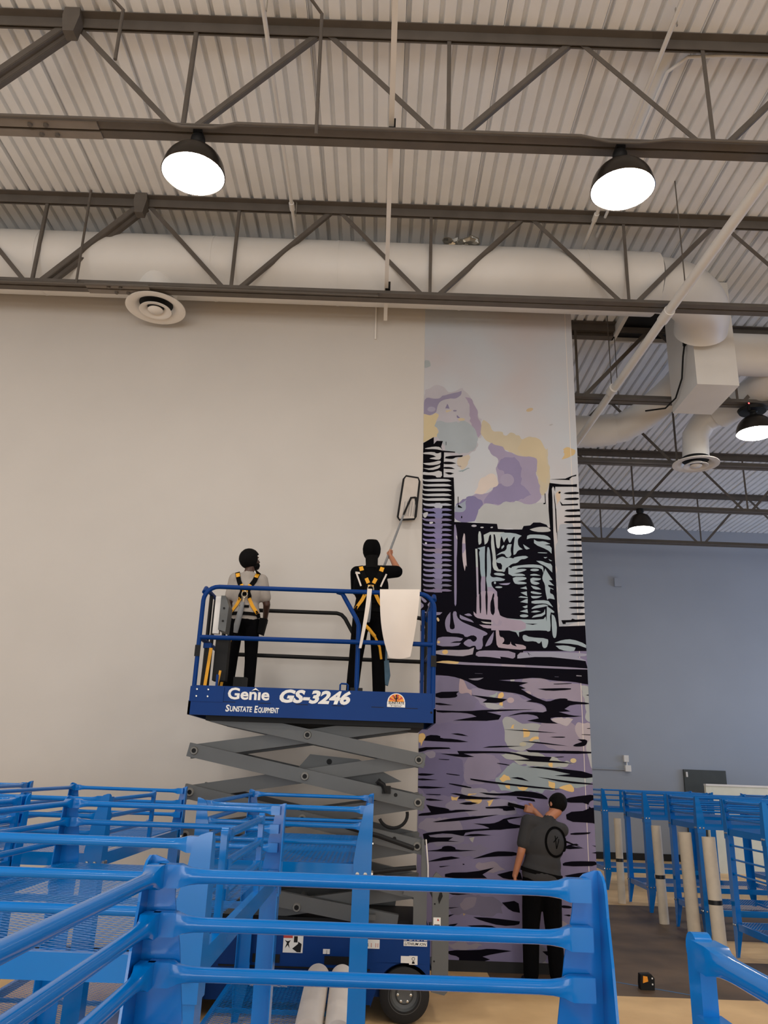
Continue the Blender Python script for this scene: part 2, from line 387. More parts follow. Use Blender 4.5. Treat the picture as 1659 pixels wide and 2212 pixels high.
# small conduits
pipe('conduit_drop', [(-3.0, 5.0, 8.42), (-2.62, 5.25, 8.40), (-2.52, 5.33, 8.34), (-2.52, 5.35, 7.78)], 0.016, 'short dark bent conduit hanging near the upper left truss joint', 'conduit', 'steel', 'dark bent conduits at the first truss')
pipe('conduit_drop', [(-1.2, 5.1, 8.42), (-0.85, 5.15, 8.40), (-0.72, 5.3, 8.34), (-0.70, 5.38, 7.06)], 0.016, 'long dark bent conduit dropping through the first truss between its dome lamps', 'conduit', 'steel', 'dark bent conduits at the first truss')
pipe('conduit_drop', [(-3.72, 7.9, 8.5), (-3.72, 7.95, 7.2)], 0.015, 'thin dark rod hanging between braces of the truss before the wall', 'conduit', 'steel')
pipe('wire_conduit', [(-8.4, 7.93, 7.19), (-2.95, 7.93, 7.19), (-0.16, 7.93, 7.17), (-0.16, 8.0, 7.24)], 0.012, 'thin conduit strapped under the truss before the wall', 'conduit', 'steel')
pipe('wire_conduit', [(-6.4, 5.44, 7.205), (-2.05, 5.44, 7.205), (-1.9, 5.48, 7.19), (-1.62, 5.48, 7.19), (-1.4, 5.44, 7.205), (1.6, 5.44, 7.205), (1.85, 5.48, 7.19), (2.12, 5.48, 7.19), (2.4, 5.44, 7.205), (8, 5.44, 7.205)], 0.015, 'conduit strapped under the first truss joining its dome lamps', 'conduit', 'steel')
pipe('deck_conduit', [(2.6, 8.4, 8.48), (2.62, 5.9, 8.48), (2.75, 5.72, 8.47), (3.1, 5.68, 8.46), (6, 5.68, 8.46)], 0.018, 'white conduit curving along the deck above the right dome lamp', 'conduit', 'deck')
pipe('wall_conduit', [(-0.2, 8.885, 7.72), (-0.19, 8.885, 7.16)], 0.012, 'short white conduit stub near the top of the plain wall', 'conduit', 'white')

# ------------------------------------------------------------------ ducts
def ring_duct(mb, pts, r, n=28): return mb.tube(pts, r, n)
DZ, DY, DR = 7.83, 8.46, 0.395
dm = thing('air_duct', (0, DY, DZ), 'long white round air duct running along the top of the wall', 'duct')
pts = [(-9, DY, DZ), (3.25, DY, DZ)]
MB().tube([(-9, DY, DZ), (3.3, DY, DZ)], DR, 36).build('duct_run', M['duct'], dm, 40)
for x in (-6.0, -4.4, -2.25, -0.7, 0.85, 2.4): MB().tube([(x, DY, DZ), (x + 0.03, DY, DZ)], DR + 0.004, 36).build('duct_seam', M['duct'], dm, 40)
el = []
for i in range(9):
    a = PI / 2 * i / 8; el.append((3.3 + 0.9 * math.sin(a), DY + 0.9 - 0.9 * math.cos(a), DZ - 0.14 * (i / 8) ** 2))
MB().tube(el[:-1] + [(4.2, 9.27, DZ - 0.15)], 0.345, 32).build('duct_elbow', M['duct'], dm, 40)
# tap and ceiling diffuser
def diffuser(x, y, z, label, r=0.36):
    t = thing('air_diffuser', (x, y, z), label, 'air vent', 'round white ceiling diffusers')
    MB().lathe([(0.60 * r, z + 0.07), (0.72 * r, z + 0.03), (r, z + 0.012), (r, z), (0.80 * r, z - 0.004), (0.66 * r, z + 0.02), (0.56 * r, z + 0.065)], (x, y, 0), 40, closed=True).build('outer_ring', M['white'], t, 50)
    MB().lathe([(0.30 * r, z + 0.03), (0.40 * r, z - 0.01), (0.53 * r, z - 0.022), (0.54 * r, z - 0.032), (0.40 * r, z - 0.03), (0.28 * r, z + 0.02)], (x, y, 0), 36, closed=True).build('inner_ring', M['white'], t, 50)
    MB().lathe([(0, z - 0.045), (0.20 * r, z - 0.04), (0.26 * r, z - 0.02), (0.2 * r, z + 0.0), (0, z + 0.0)], (x, y, 0), 28).build('centre_disc', M['white'], t, 50)
    MB().lathe([(0.60 * r, z + 0.11), (0.60 * r, z + 0.07), (0.55 * r, z + 0.06), (0, z + 0.06)], (x, y, 0), 32).build('throat', M['dark'], t, 40)
    return t
diffuser(-2.9, 8.40, 7.19, 'round white air diffuser below the duct on the plain wall side')
MB().tube([(-2.9, 8.40, 7.85), (-2.9, 8.40, 7.31)], 0.24, 28).build('duct_tap', M['duct'], dm, 40)
pb = thing('plenum_box', (4.38, 9.75, 6.9), 'white sheet metal plenum box hanging from the roof opening', 'duct')
MB().box((4.10, 9.3, 6.905), (4.66, 10.2, 8.5)).build('box_body', M['duct'], pb)
MB().tube([(4.10, 9.45, 8.0), (4.075, 9.45, 8.0)], 0.0, 4)
MB().box((4.065, 9.42, 7.62), (4.10, 9.56, 7.84)).build('switch_box', M['dark'], pb)
MB().tube([(4.07, 9.5, 7.64), (4.05, 9.55, 7.45), (4.07, 9.7, 7.2), (4.06, 9.95, 7.02), (4.0, 10.2, 6.98), (3.8, 10.45, 7.05)], 0.012, 8).build('wire', M['dark'], pb, 40)
# right hand ducts
d2 = thing('branch_duct', (5.4, 9.8, 7.3), 'white branch duct leaving the plenum box towards the picture edge', 'duct')
MB().tube([(4.665, 9.9, 7.72), (6.9, 9.9, 7.72)], 0.30, 28).build('duct_run', M['duct'], d2, 40)
el = [(5.35 + 0.0, 9.95 + 0.5 * math.sin(a), 7.5 - 0.5 * (1 - math.cos(a))) for a in [PI / 2 * i / 6 for i in range(7)]]
MB().tube([(5.62, 9.9, 7.7), (5.62, 10.2, 7.56), (5.56, 10.6, 7.52), (5.45, 11.0, 7.50), (5.3, 11.3, 7.47)], 0.24, 24).build('duct_elbow', M['duct'], d2, 40)
diffuser(4.96, 11.6, 6.70, 'round white air diffuser over the right bay, below the plenum box', 0.36)
MB().tube([(5.3, 11.3, 7.5), (5.12, 11.5, 7.42), (4.99, 11.58, 7.2), (4.97, 11.6, 6.815)], 0.205, 26).build('duct_drop', M['duct'], d2, 40)
d3 = thing('rear_duct', (3.6, 12.4, 7.5), 'white round duct coming from behind the mural wall and bending upward', 'duct')
MB().tube([(1.2, 12.2, 7.48), (3.5, 12.2, 7.48), (3.85, 12.15, 7.52)], 0.27, 28).build('duct_run', M['duct'], d3, 40)
MB().tube([(3.7, 12.18, 7.50), (4.0, 12.1, 7.54), (4.25, 11.85, 7.64), (4.5, 11.5, 7.8), (4.75, 11.1, 8.0)], 0.25, 28).build('duct_elbow', M['duct'], d3, 40)
# roof opening with its curb
hole = thing('roof_hatch', (3.9, 10.5, 8.45), 'dark square roof opening with pale curb beside the plenum box', 'roof opening')
MB().box((3.50, 9.55, 8.47), (4.40, 10.78, 8.50)).build('hatch_recess', M['dark'], hole)
cb = MB().box((3.44, 9.5, 8.36), (3.50, 10.8, 8.50)).box((3.44, 10.78, 8.40), (4.42, 10.82, 8.50)).box((4.38, 9.5, 8.44), (4.42, 10.8, 8.50))
cb.build('hatch_curb', M['duct'], hole)
MB().box((2.4, 10.58, 8.36), (3.46, 10.70, 8.5)).build('hatch_beam', M['steel'], hole)
MB().tube([(3.46, 10.6, 8.4), (3.46, 10.6, 7.15)], 0.006, 6).build('hanger_rod', M['steel'], hole)
# crumpled wrapping stuffed between duct and deck
rg = MB(); rr = random.Random(3)
for i in range(7):
    rot = Matrix.Rotation(rr.uniform(0, 3), 3, 'X') @ Matrix.Rotation(rr.uniform(0, 3), 3, 'Z')
    rg.ell((0.68 + 0.055 * i, 8.36 + rr.uniform(-.04, .04), 8.29 + rr.uniform(-.02, .03)), (0.10, 0.05 + rr.random() * 0.04, 0.045), 6, 4, rot)
tag(rg.build('foil_wrap', M['chrome'], None, None, origin=(0.85, 8.36, 8.3)), 'crumpled silver foil stuffed on top of the long duct', 'wrap')
# things on the back wall
tag(MB().box((6.33, 20.72, 6.83), (6.52, 20.79, 7.07)).build('louver_plate', M['backwall'], None, origin=(6.4, 20.75, 6.95)), 'small pale plate with four openings high on the back wall', 'plate')
jb = thing('junction_box', (6.25, 20.7, 2.1), 'pair of small white junction boxes joined by conduit on the back wall', 'junction box')
MB().box((6.30, 20.70, 2.29), (6.42, 20.8, 2.45)).build('upper_box', M['white'], jb); MB().box((6.32, 20.68, 2.06), (6.46, 20.8, 2.21)).build('lower_box', M['white'], jb)
MB().tube([(6.38, 20.76, 2.3), (6.38, 20.76, 2.2)], 0.02, 8).build('conduit_piece', M['white'], jb); MB().tube([(5.5, 20.77, 2.1), (6.33, 20.77, 2.1)], 0.018, 8).build('conduit_run', M['backwall'], jb)
dr = tag(MB().box((7.80, 20.72, 0), (8.86, 20.79, 2.16)).build('door_1', M['doordark']), kind='structure')
MB().box((7.84, 20.68, 1.98), (7.88, 20.73, 2.10)).build('door_closer', M['white'], dr)
pt = thing('partition_panel', (10.2, 18.6, 0), 'low cream partition panel before the dark back door', 'partition')
MB().box((7.45, 18.55, 0.0), (14.5, 18.65, 1.80)).build('panel_board', M['cream'], pt); MB().box((7.45, 18.53, 1.80), (14.5, 18.67, 1.84)).build('panel_cap', M['white'], pt)
# ------------------------------------------------------------------ blue rolling-stock racks (two decks, guard rails on top)
RH_TOP, RH_DECK, RH_LOW = 1.705, 1.372, 0.365
def expanded_metal(hw, hl):
    """one sheet of expanded metal: zigzag strands touching at their bonds"""
    p = 0.0170; half = 0.0270; mb = MB(); n = int(2 * hl / p); w = 0.0021; h = 0.0006; k = int(2 * hw / half)
    vs = []; fs = []
    for j in range(n):
        y = -hl + (j + 0.5) * p; base = len(vs)
        for i in range(k + 1):
            s = 1 if (i + j) % 2 == 0 else -1
            x = -hw + i * half; yy = y + s * (p / 2 - w * 0.4)
            vs += [(x, yy - w, -h), (x, yy + w, -h * 0.2), (x, yy + w, h), (x, yy - w, h * 0.2)]
        for i in range(k):
            a = base + i * 4
            for q in range(4):
                q2 = (q + 1) % 4
                fs.append((a + q, a + 4 + q, a + 4 + q2, a + q2))
    mb.v = vs; mb.f = fs; mb.mi = [0] * len(fs)
    return mb.mesh('deck_mesh', M['blue'], fix=False)
EXP = expanded_metal(0.47, 1.0)
def L_post(prof, sx, sy, hw, hl, t=0.0055, rnd=False):
    """angle section whose two flange widths follow prof [(z, w)]"""
    mb = MB(); n = len(prof)
    X, Y = sx * hw, sy * hl
    for ax in (0, 1):
        vs = []
        for z, w in prof:
            if ax == 0: ring = [(X, Y), (X - sx * w, Y), (X - sx * w, Y - sy * t), (X, Y - sy * t)]
            else: ring = [(X, Y - sy * t), (X, Y - sy * max(w, t * 1.5)), (X - sx * t, Y - sy * max(w, t * 1.5)), (X - sx * t, Y - sy * t)]
            vs += [(a, b, z) for a, b in ring]
        fs = [(0, 1, 2, 3), tuple(range((n - 1) * 4, n * 4))]
        for i in range(n - 1):
            for q in range(4): fs.append((i * 4 + q, i * 4 + (q + 1) % 4, i * 4 + 4 + (q + 1) % 4, i * 4 + 4 + q))
        mb.add(vs, fs)
    return mb
GUARD = [(RH_DECK - 0.115, 0.105), (RH_DECK + 0.02, 0.105), (RH_DECK + 0.16, 0.084), (1.62, 0.064), (1.665, 0.058), (1.685, 0.050), (1.697, 0.036), (RH_TOP, 0.012)]
POST = [(RH_LOW - 0.02, 0.10), (RH_DECK - 0.10, 0.10)]
LEG = [(0.0, 0.045), (0.02, 0.048), (RH_LOW - 0.10, 0.104), (RH_LOW + 0.05, 0.104)]
def rail(p, q, vert=0.046, r=0.0145):
    """round tube swaged to a square block at both ends"""
    p, q = Vector(p), Vector(q); L = (q - p).length; d = (q - p).normalized(); up = Vector((0, 0, 1)); sd = d.cross(up).normalized()
    secs = [(0, 1.0), (0.046, 1.0), (0.050, 0.9), (0.066, 0.42), (0.088, 0.10), (0.115, 0.0)]
    ts = [(a, s) for a, s in secs] + [(L - a, s) for a, s in reversed(secs)]
    n = 16; mb = MB(); vs = []
    for a, s in ts:
        for k in range(n):
            th = 2 * PI * k / n; c, sn = math.cos(th), math.sin(th); m = max(abs(c), abs(sn))
            sqx, sqy = c / m * 0.017, sn / m * (vert / 2)
            sqx = max(-0.017, min(0.017, sqx)); e = s
            x = (1 - e) * c * r + e * sqx; y = (1 - e) * sn * r + e * sqy
            vs.append(p + d * a + sd * x + up * y)
    fs = [tuple(range(n - 1, -1, -1)), tuple(range((len(ts) - 1) * n, len(ts) * n))]
    for i in range(len(ts) - 1):
        for k in range(n): fs.append((i * n + k, i * n + (k + 1) % n, (i + 1) * n + (k + 1) % n, (i + 1) * n + k))
    return mb.add(vs, fs)
RZ = (1.668, 1.575, 1.482)
def frame_mb(hw, hl, z, h=0.072):
    mb = MB(); t = 0.005; f = 0.03
    for s in (-1, 1):
        ya, yb = sorted((s * (hl - 0.007), s * (hl - 0.007 - t))); mb.box((-hw + 0.007, ya, z - h), (hw - 0.007, yb, z))
        ya, yb = sorted((s * (hl - 0.007 - t), s * (hl - 0.007 - f))); mb.box((-hw + 0.007, ya, z - t), (hw - 0.007, yb, z))
        xa, xb = sorted((s * (hw - 0.007), s * (hw - 0.007 - t))); mb.box((xa, -hl + 0.0125, z - h), (xb, hl - 0.0125, z - 0.0002))
        xa, xb = sorted((s * (hw - 0.007 - t), s * (hw - 0.007 - f))); mb.box((xa, -hl + 0.038, z - t), (xb, hl - 0.038, z - 0.0002))
    mb.box((-hw + 0.01, -0.012, z - 0.03), (hw - 0.01, 0.012, z - 0.006))
    return mb
def make_rack(hw=0.5, hl=1.025, gate=(0.60, 0.20), label='', side=1, low_end=False):
    """gate: distances of the two slim gate posts of the partly open long side from its far and near corner posts"""
    t = thing('blue_rack', (0, 0, 0), label, 'rack', 'blue two-deck steel racks')
    bolt = MB().lathe([(0, 0.012), (0.011, 0.010), (0.012, 0)], (0, 0, 0), 6).mesh('bolt', M['chrome'])
    for sx in (-1, 1):
        for sy in (-1, 1):
            L_post(LEG, sx, sy, hw + 0.001, hl + 0.001).build('leg', M['blue'], t)
            L_post(POST, sx, sy, hw, hl).build('post', M['blue'], t)
            gp = L_post(GUARD, sx, sy, hw + 0.006, hl + 0.006).build('guard_post', M['blue'], t)
            for z in (RH_DECK - 0.05, RH_LOW - 0.02):
                for i in (0.028, 0.074):
                    b = bpy.data.objects.new('bolt', bolt); C.objects.link(b); b.parent = gp
                    b.location = (sx * (hw - i), sy * (hl + 0.006), z); b.rotation_euler = (-sy * PI / 2, 0, 0)
                    b = bpy.data.objects.new('bolt', bolt); C.objects.link(b); b.parent = gp
                    b.location = (sx * (hw + 0.006), sy * (hl - i), z); b.rotation_euler = (0, sx * PI / 2, 0)
    for z, nm in ((RH_DECK, 'deck_frame'), (RH_LOW, 'deck_frame')):
        frame_mb(hw, hl, z).build(nm, M['blue'], t)
        o = bpy.data.objects.new('deck_mesh', EXP); C.objects.link(o); o.parent = t; o.location = (0, 0, z + 0.0025); o.scale = (hw / 0.5, hl / 1.025, 1); o['kind'] = 'stuff'
    i = 0.024
    for z in RZ:
        for sy in (-1, 1): rail((-hw + i, sy * (hl - 0.022), z), (hw - i, sy * (hl - 0.022), z)).build('rail', M['blue'], t, 42)
        rail((-side * (hw - 0.022), -hl + i, z), (-side * (hw - 0.022), hl - i, z)).build('rail', M['blue'], t, 42)
        rail((side * (hw - 0.022), -hl + gate[1] + 0.012, z), (side * (hw - 0.022), hl - gate[0] - 0.012, z), 0.036).build('rail', M['blue'], t, 42)
    for y in (hl - gate[0], -hl + gate[1]):
        g = MB().box((side * (hw - 0.022) - 0.011, y - 0.022, RH_DECK - 0.07), (side * (hw - 0.022) + 0.011, y + 0.022, 1.672))
        g.tube([(side * (hw - 0.022) - 0.012, y, 1.672), (side * (hw - 0.022) + 0.012, y, 1.672)], 0.022, 16)
        g.build('gate_post', M['blue'], t, 40)
    if low_end:
        for z in (0.86, 0.70, 0.54): MB().tube([(-hw + 0.01, -side * 0 + (hl - 0.012) * low_end, z), (hw - 0.01, (hl - 0.012) * low_end, z)], 0.011, 10).build('low_rail', M['blue'], t, 40)
    return t
def put(t, x, y, rz=0.0):
    t.location = (x, y, 0); t.rotation_euler = (0, 0, rz); return t
# local +Y is the far end; F = back Y of the photo minus half the length
HL = 1.025
put(make_rack(0.487, HL, (0.62, 0.25), 'nearest blue rack whose three thick rails cross the lower half of the view'), 0.008, 1.87 - HL)
put(make_rack(0.515, HL, (0.10, 0.35), 'blue rack standing right before the scissor lift, two white rolls on its low deck'), -0.52, 4.95 + HL)
put(make_rack(0.592, HL, (0.77, 0.37), 'blue rack left of the nearest one, its long mesh deck seen from above'), -1.072, 2.52 + HL)
put(make_rack(0.485, HL, (0.95, 0.06), 'blue rack left of the scissor lift arms, with a small side gate'), -2.07, 5.0 + HL)
put(make_rack(0.52, HL, (0.10, 0.35), 'blue rack at the left picture edge, second one back from the front'), -2.44, 2.62 + HL)
put(make_rack(0.50, HL, (0.10, 0.35), 'dark looking blue rack at the left picture edge, nearest to the plain wall'), -3.42, 5.06 + HL)
# right bay: long side along X
RL = [('first blue rack of the right row, nearest to the viewer, low end rails showing', 9.50, 0.50, 1),
      ('second blue rack of the right row, behind the two nearest white tubes', 11.36, 0.53, 0),
      ('third blue rack of the right row, beside the white tube with black tape', 13.46, 0.55, 0),
      ('last blue rack of the right row, touching the mural edge in view', 15.80, 0.52, 0)]
RW = make_rack(0.52, HL, (0.10, 0.35), RL[1][0]); put(RW, 4.2 + HL, RL[1][1], -PI / 2)
for k in (0, 2, 3):
    o = copy_tree(RW); o['label'] = RL[k][0]; put(o, 4.2 + HL, RL[k][1], -PI / 2)
    if k == 0:
        for z in (1.19, 1.04, 0.88): rail((-0.48, -HL + 0.03, z), (0.48, -HL + 0.03, z), 0.03, 0.011).build('low_rail', M['blue'], o, 42)
far = ['blue rack behind the first of the right row, cut by the picture edge', 'blue rack in the second right column behind the white tubes', 'blue rack in the second right column nearest to the cream partition']
for k, (x, y) in enumerate(((7.55, 10.1), (7.7, 12.35), (7.9, 15.0))):
    o = copy_tree(RW); o['label'] = far[k]; put(o, x, y, -PI / 2)

# ------------------------------------------------------------------ white tubes and small things on the floor
def wtube(base, top, r, label, tape=None, curl=False):
    base, top = Vector(base), Vector(top)
    t = thing('cardboard_tube', tuple(base), label, 'tube', 'white cardboard tubes standing by the racks')
    mb = MB(); d = (top - base).normalized(); a = d.orthogonal().normalized(); b = d.cross(a); n = 28; vs = []
    for c, rr in ((base, r), (top, r), (top, r * 0.9), (base, r * 0.9)):
        vs += [c + (a * math.cos(2 * PI * k / n) + b * math.sin(2 * PI * k / n)) * rr for k in range(n)]
    fs = [(i * n + k, i * n + (k + 1) % n, ((i + 1) % 4) * n + (k + 1) % n, ((i + 1) % 4) * n + k) for i in range(4) for k in range(n)]
    mb.add(vs, fs).build('tube_wall', M['tube'], t, 40)
    if tape is not None:
        p = base + (top - base) * tape; MB().tube([p - d * 0.025, p + d * 0.025], r + 0.002, 28).build('tape_band', M['tapeblack'], t, 40)
    return t
wtube((4.02, 13.76, 0), (4.03, 13.80, 1.265), 0.058, 'white tube left of the others, standing farthest back', 0.50)
wtube((4.09, 12.04, 0), (4.07, 12.06, 1.265), 0.066, 'white tube with a black tape band, second from the mural', 0.47)
wtube((4.09, 10.94, 0), (4.07, 10.96, 1.255), 0.080, 'plain white tube without tape, standing before the second rack post')
wtube((4.10, 10.20, 0), (4.08, 10.22, 1.255), 0.078, 'white tube nearest to the viewer, tape band halfway on its right', 0.43)
tb = wtube((-1.355, 6.98, 0), (-1.355, 6.98, 1.215), 0.062, 'white tube with a flanged rim standing between racks and scissor lift')
tb.location.y = 6.98
MB().lathe([(0.05, 1.20), (0.078, 1.20), (0.078, 1.235), (0.05, 1.235)], (-1.355, 6.98, 0), 28, closed=True).build('tube_rim', M['tube'], tb, 40)
def roll(p, q, r, label):
    t = thing('vinyl_roll', (p[0], p[1], p[2] - r), label, 'roll', 'white rolls on the low deck')
    p, q = Vector(p), Vector(q)
    MB().tube([p, p + (q - p) * 0.01, q - (q - p) * 0.01, q], [r * 0.97, r, r, r * 0.97], 36).build('roll_body', M['paper'], t, 40)
    MB().tube([p - (q - p).normalized() * 0.012, p], r * 0.62, 28).build('roll_core', M['dark'], t, 40)
    return t
roll((-0.33, 5.16, 0.37 + 0.082), (-0.36, 6.50, 0.37 + 0.082), 0.082, 'left white roll on the low deck of the rack before the lift')
roll((-0.155, 5.16, 0.37 + 0.082), (-0.185, 6.50, 0.37 + 0.082), 0.082, 'right white roll on the low deck, half hidden by a rack post')
tm = thing('tape_measure', (2.66, 8.46, 0), 'small black and orange tool lying on the brown floor', 'tool')
MB().prism([(2.595, 0), (2.725, 0), (2.73, 0.10), (2.70, 0.135), (2.60, 0.13), (2.592, 0.05)], 8.42, 8.50).build('tool_case', M['dark'], tm)
MB().prism([(2.615, 0.06), (2.665, 0.075), (2.66, 0.115), (2.62, 0.12)], 8.412, 8.42).build('tool_badge', M['orange'], tm)
for z in (0.045, 0.095): MB().box((2.70, 8.414, z), (2.712, 8.42, z + 0.012)).build('tool_button', M['white'], tm)
tag(MB().bar((2.35, 8.75, 0.001), (3.05, 8.28, 0.001), 0.03, 0.001).build('masking_tape', mat('tape_blue', (70, 104, 140), 0.7), None, origin=(2.7, 8.5, 0)), 'thin strip of blue tape stuck on the brown floor', 'tape')
# ------------------------------------------------------------------ scissor lift
LX0, LX1, LY0, LY1 = -1.665, 0.52, 7.10, 8.26
lift = thing('scissor_lift', (-0.57, 7.68, 0), 'blue scissor lift raised before the wall, two workers on its platform', 'scissor lift')
BL, GY = M['liftblue'], M['liftgrey']
def LP(mb, name, m, smooth=None, parent=None): return mb.build(name, m, parent or lift, smooth)
# platform
mb = MB().box((LX0, LY0, 2.30), (LX1, LY0 + 0.02, 2.42)).box((LX0, LY1 - 0.02, 2.30), (LX1, LY1, 2.42)).box((LX0, LY0, 2.30), (LX0 + 0.02, LY1, 2.42)).box((LX1 - 0.02, LY0, 2.30), (LX1, LY1, 2.42))
low = LP(mb, 'lower_fascia', BL)
mb = MB().box((-1.645, LY0 + 0.006, 2.42), (0.505, LY0 + 0.022, 2.555)).box((-1.645, LY1 - 0.022, 2.42), (0.505, LY1 - 0.006, 2.555)).box((-1.645, LY0, 2.42), (-1.63, LY1, 2.555)).box((0.49, LY0, 2.42), (0.505, LY1, 2.555))
mb.box((-1.66, LY0 - 0.004, 2.415), (-1.36, LY0 + 0.006, 2.545))
toe = LP(mb, 'toe_board', BL)
LP(MB().box((LX0 + 0.02, LY0 + 0.02, 2.36), (LX1 - 0.02, LY1 - 0.02, 2.415)), 'platform_floor', GY)
LP(MB().box((LX0 + 0.15, LY0 + 0.08, 2.26), (LX1 - 0.10, LY1 - 0.08, 2.36)), 'platform_underframe', M['dark'])
for x in (-1.60, -1.50):
    for z in (2.46, 2.52): LP(MB().lathe([(0, -0.006), (0.008, -0.005), (0.009, 0)], (x, LY0 - 0.004, z), 8, 'Y'), 'bolt', M['chrome'], None, toe)
LP(MB().lathe([(0, -0.004), (0.009, -0.003), (0.01, 0)], (0.48, LY0, 2.39), 8, 'Y'), 'bolt', M['dark'], None, low)
for i, x in enumerate((-1.36, -1.05, -0.72, -0.40, -0.05, 0.25)): LP(MB().box((x, LY0 - 0.001, 2.416), (x + 0.11, LY0 + 0.003, 2.421)), 'seam_slot', M['dark'], None, low)
LP(MB().tube([(-0.335, LY0 + 0.03, 2.55), (-0.335, LY0 + 0.03, 2.605), (-0.325, LY0 + 0.03, 2.615), (-0.275, LY0 + 0.03, 2.613), (-0.265, LY0 + 0.03, 2.603), (-0.265, LY0 + 0.03, 2.55)], 0.008, 8), 'latch_handle', BL, 40)
# guard rails
def arc(c, r, a0, a1, n=6): return [(c[0] + r * math.cos(a0 + (a1 - a0) * i / n), c[1] + r * math.sin(a0 + (a1 - a0) * i / n)) for i in range(n + 1)]
def xz(pts, y): return [(x, y, z) for x, z in pts]
RT = 0.021
YF, YB = 7.125, 8.22
path = [(-1.635, 2.43)] + arc((-1.50, 3.32), 0.135, PI, PI / 2) + arc((0.36, 3.32), 0.135, PI / 2, 0) + [(0.495, 2.43)]
LP(MB().tube(xz(path, YF), RT, 12), 'front_rail', BL, 40)
LP(MB().tube([(-1.635, YF, 2.985), (0.495, YF, 2.992)], RT, 12), 'front_mid_rail', BL, 40)
LP(MB().tube(xz([(-0.41, 3.455), (-0.36, 3.44), (-0.335, 3.40), (-0.215, 3.20), (-0.195, 3.15), (-0.190, 2.55)], YF + 0.035), RT, 12), 'inner_bent_rail', BL, 40)
LP(MB().box((-0.245, YF + 0.02, 2.555), (-0.135, YF + 0.06, 2.585)), 'rail_foot', M['dark'])
path = [(-1.635, 2.43)] + arc((-1.50, 3.32), 0.135, PI, PI / 2) + [(-0.46, 3.455), (-0.41, 3.44), (-0.37, 3.40), (-0.24, 3.18), (-0.22, 3.10), (-0.22, 2.43)]
LP(MB().tube(xz(path, YB), RT, 12), 'rear_rail', M['dark'], 40)
LP(MB().tube([(-1.635, YB, 2.985), (0.495, YB, 2.975)], RT, 12), 'rear_mid_rail', M['dark'], 40)
path = [(0.20, 3.445), (0.36, 3.44)] + arc((0.40, 3.34), 0.095, PI / 2, 0) + [(0.495, 2.43)]
LP(MB().tube(xz(path, YB), RT, 12), 'rear_rail', M['dark'], 40)
for x, nm in ((-1.635, 'side_rail'), (0.495, 'side_rail')):
    LP(MB().tube([(x, YF, 3.40), (x, YF + 0.06, 3.45), (x, YB - 0.06, 3.45), (x, YB, 3.40)], RT, 12), nm, BL, 40)
    LP(MB().tube([(x, YF, 2.985), (x, YB, 2.985)], RT, 12), nm, BL, 40)
    for y in (7.45, 7.66): LP(MB().tube([(x, y, 2.43), (x, y, 3.45)], 0.018, 10), 'rail_post', BL if x > 0 else M['dark'], 40)
for x, z in ((-1.635, 2.86), (0.495, 2.84)): LP(MB().box((x - 0.024, YF - 0.024, z - 0.05), (x + 0.024, YF - 0.012, z + 0.05)), 'rail_latch', M['dark'])
LP(MB().box((0.44, 7.14, 2.43), (0.475, 7.20, 3.30)), 'gate_post', BL); LP(MB().box((0.40, 7.5, 2.43), (0.43, 7.53, 3.38)), 'gate_post', BL)
# platform controls at the left end
LP(MB().box((-1.56, 7.30, 3.05), (-1.50, 7.36, 3.40)), 'control_post', M['white'])
cbx = LP(MB().prism([(-1.50, 3.08), (-1.43, 3.06), (-1.42, 3.30), (-1.46, 3.40), (-1.50, 3.40)], 7.25, 7.45), 'control_box', GY)
for z in (3.16, 3.28): LP(MB().lathe([(0, -0.008), (0.010, -0.008), (0.010, 0)], (-1.462, 7.25, z), 8, 'Y'), 'control_button', M['dark'], None, cbx)
LP(MB().tube([(-1.58, 7.25, 2.45), (-1.57, 7.25, 2.92)], 0.034, 14), 'manual_tube', M['dark'], 40)
LP(MB().box((-1.61, 7.205, 2.90), (-1.535, 7.245, 2.945)), 'tube_bracket', BL)
LP(MB().bar((-1.535, 7.20, 2.90), (-1.56, 7.20, 2.50), 0.028, 0.01, up=(0, 1, 0)), 'yellow_strap', M['yellow'])
LP(MB().box((-1.52, 7.3, 2.62), (-1.40, 7.42, 3.02)), 'battery_case', M['dark'])
LP(MB().bar((-1.43, 7.2, 2.70), (-1.46, 7.2, 2.46), 0.02, 0.01, up=(0, 1, 0)), 'yellow_strap', M['yellow'])
LP(MB().box((-1.36, 7.5, 2.43), (-1.24, 7.6, 2.68)), 'tool_bucket', M['dark'])
LP(MB().box((-1.455, 7.16, 2.43), (-1.435, 7.18, 2.66)), 'rail_stub', BL)
# scissor stack
XL, XR, XC = -1.60, 0.385, -0.61
lev = [2.345, 2.000, 1.655, 1.308, 0.963, 0.62]
levr = [2.337, 1.990, 1.637, 1.285, 0.930, 0.60]
def arm(p, q, y0, y1, w=0.118):
    """box section arm between pivots p and q (x, z), ends run past the pins"""
    p, q = Vector((p[0], 0, p[1])), Vector((q[0], 0, q[1])); d = (q - p).normalized(); n = Vector((-d.z, 0, d.x)); e = 0.055
    a, b = p - d * e, q + d * e; vs = []
    for y in (y0, y1):
        for c, s in ((a, -1), (b, -1), (b, 1), (a, 1)): vs.append((c.x + n.x * s * w / 2, y, c.z + n.z * s * w / 2))
    return MB().add(vs, [(0, 1, 2, 3), (7, 6, 5, 4), (0, 4, 5, 1), (1, 5, 6, 2), (2, 6, 7, 3), (3, 7, 4, 0)])
def pin(x, z, y, r=0.032, m=None):
    return MB().lathe([(r * 0.62, -0.012), (r, -0.012), (r * 1.15, 0.0), (r * 1.15, 0.01), (r * 0.62, 0.01)], (x, y, z), 20, 'Y', closed=True)
def hole_disc(x, z, y, r=0.021): return MB().lathe([(0, -0.003), (r, -0.003), (r, 0.004), (0, 0.004)], (x, y, z), 16, 'Y')
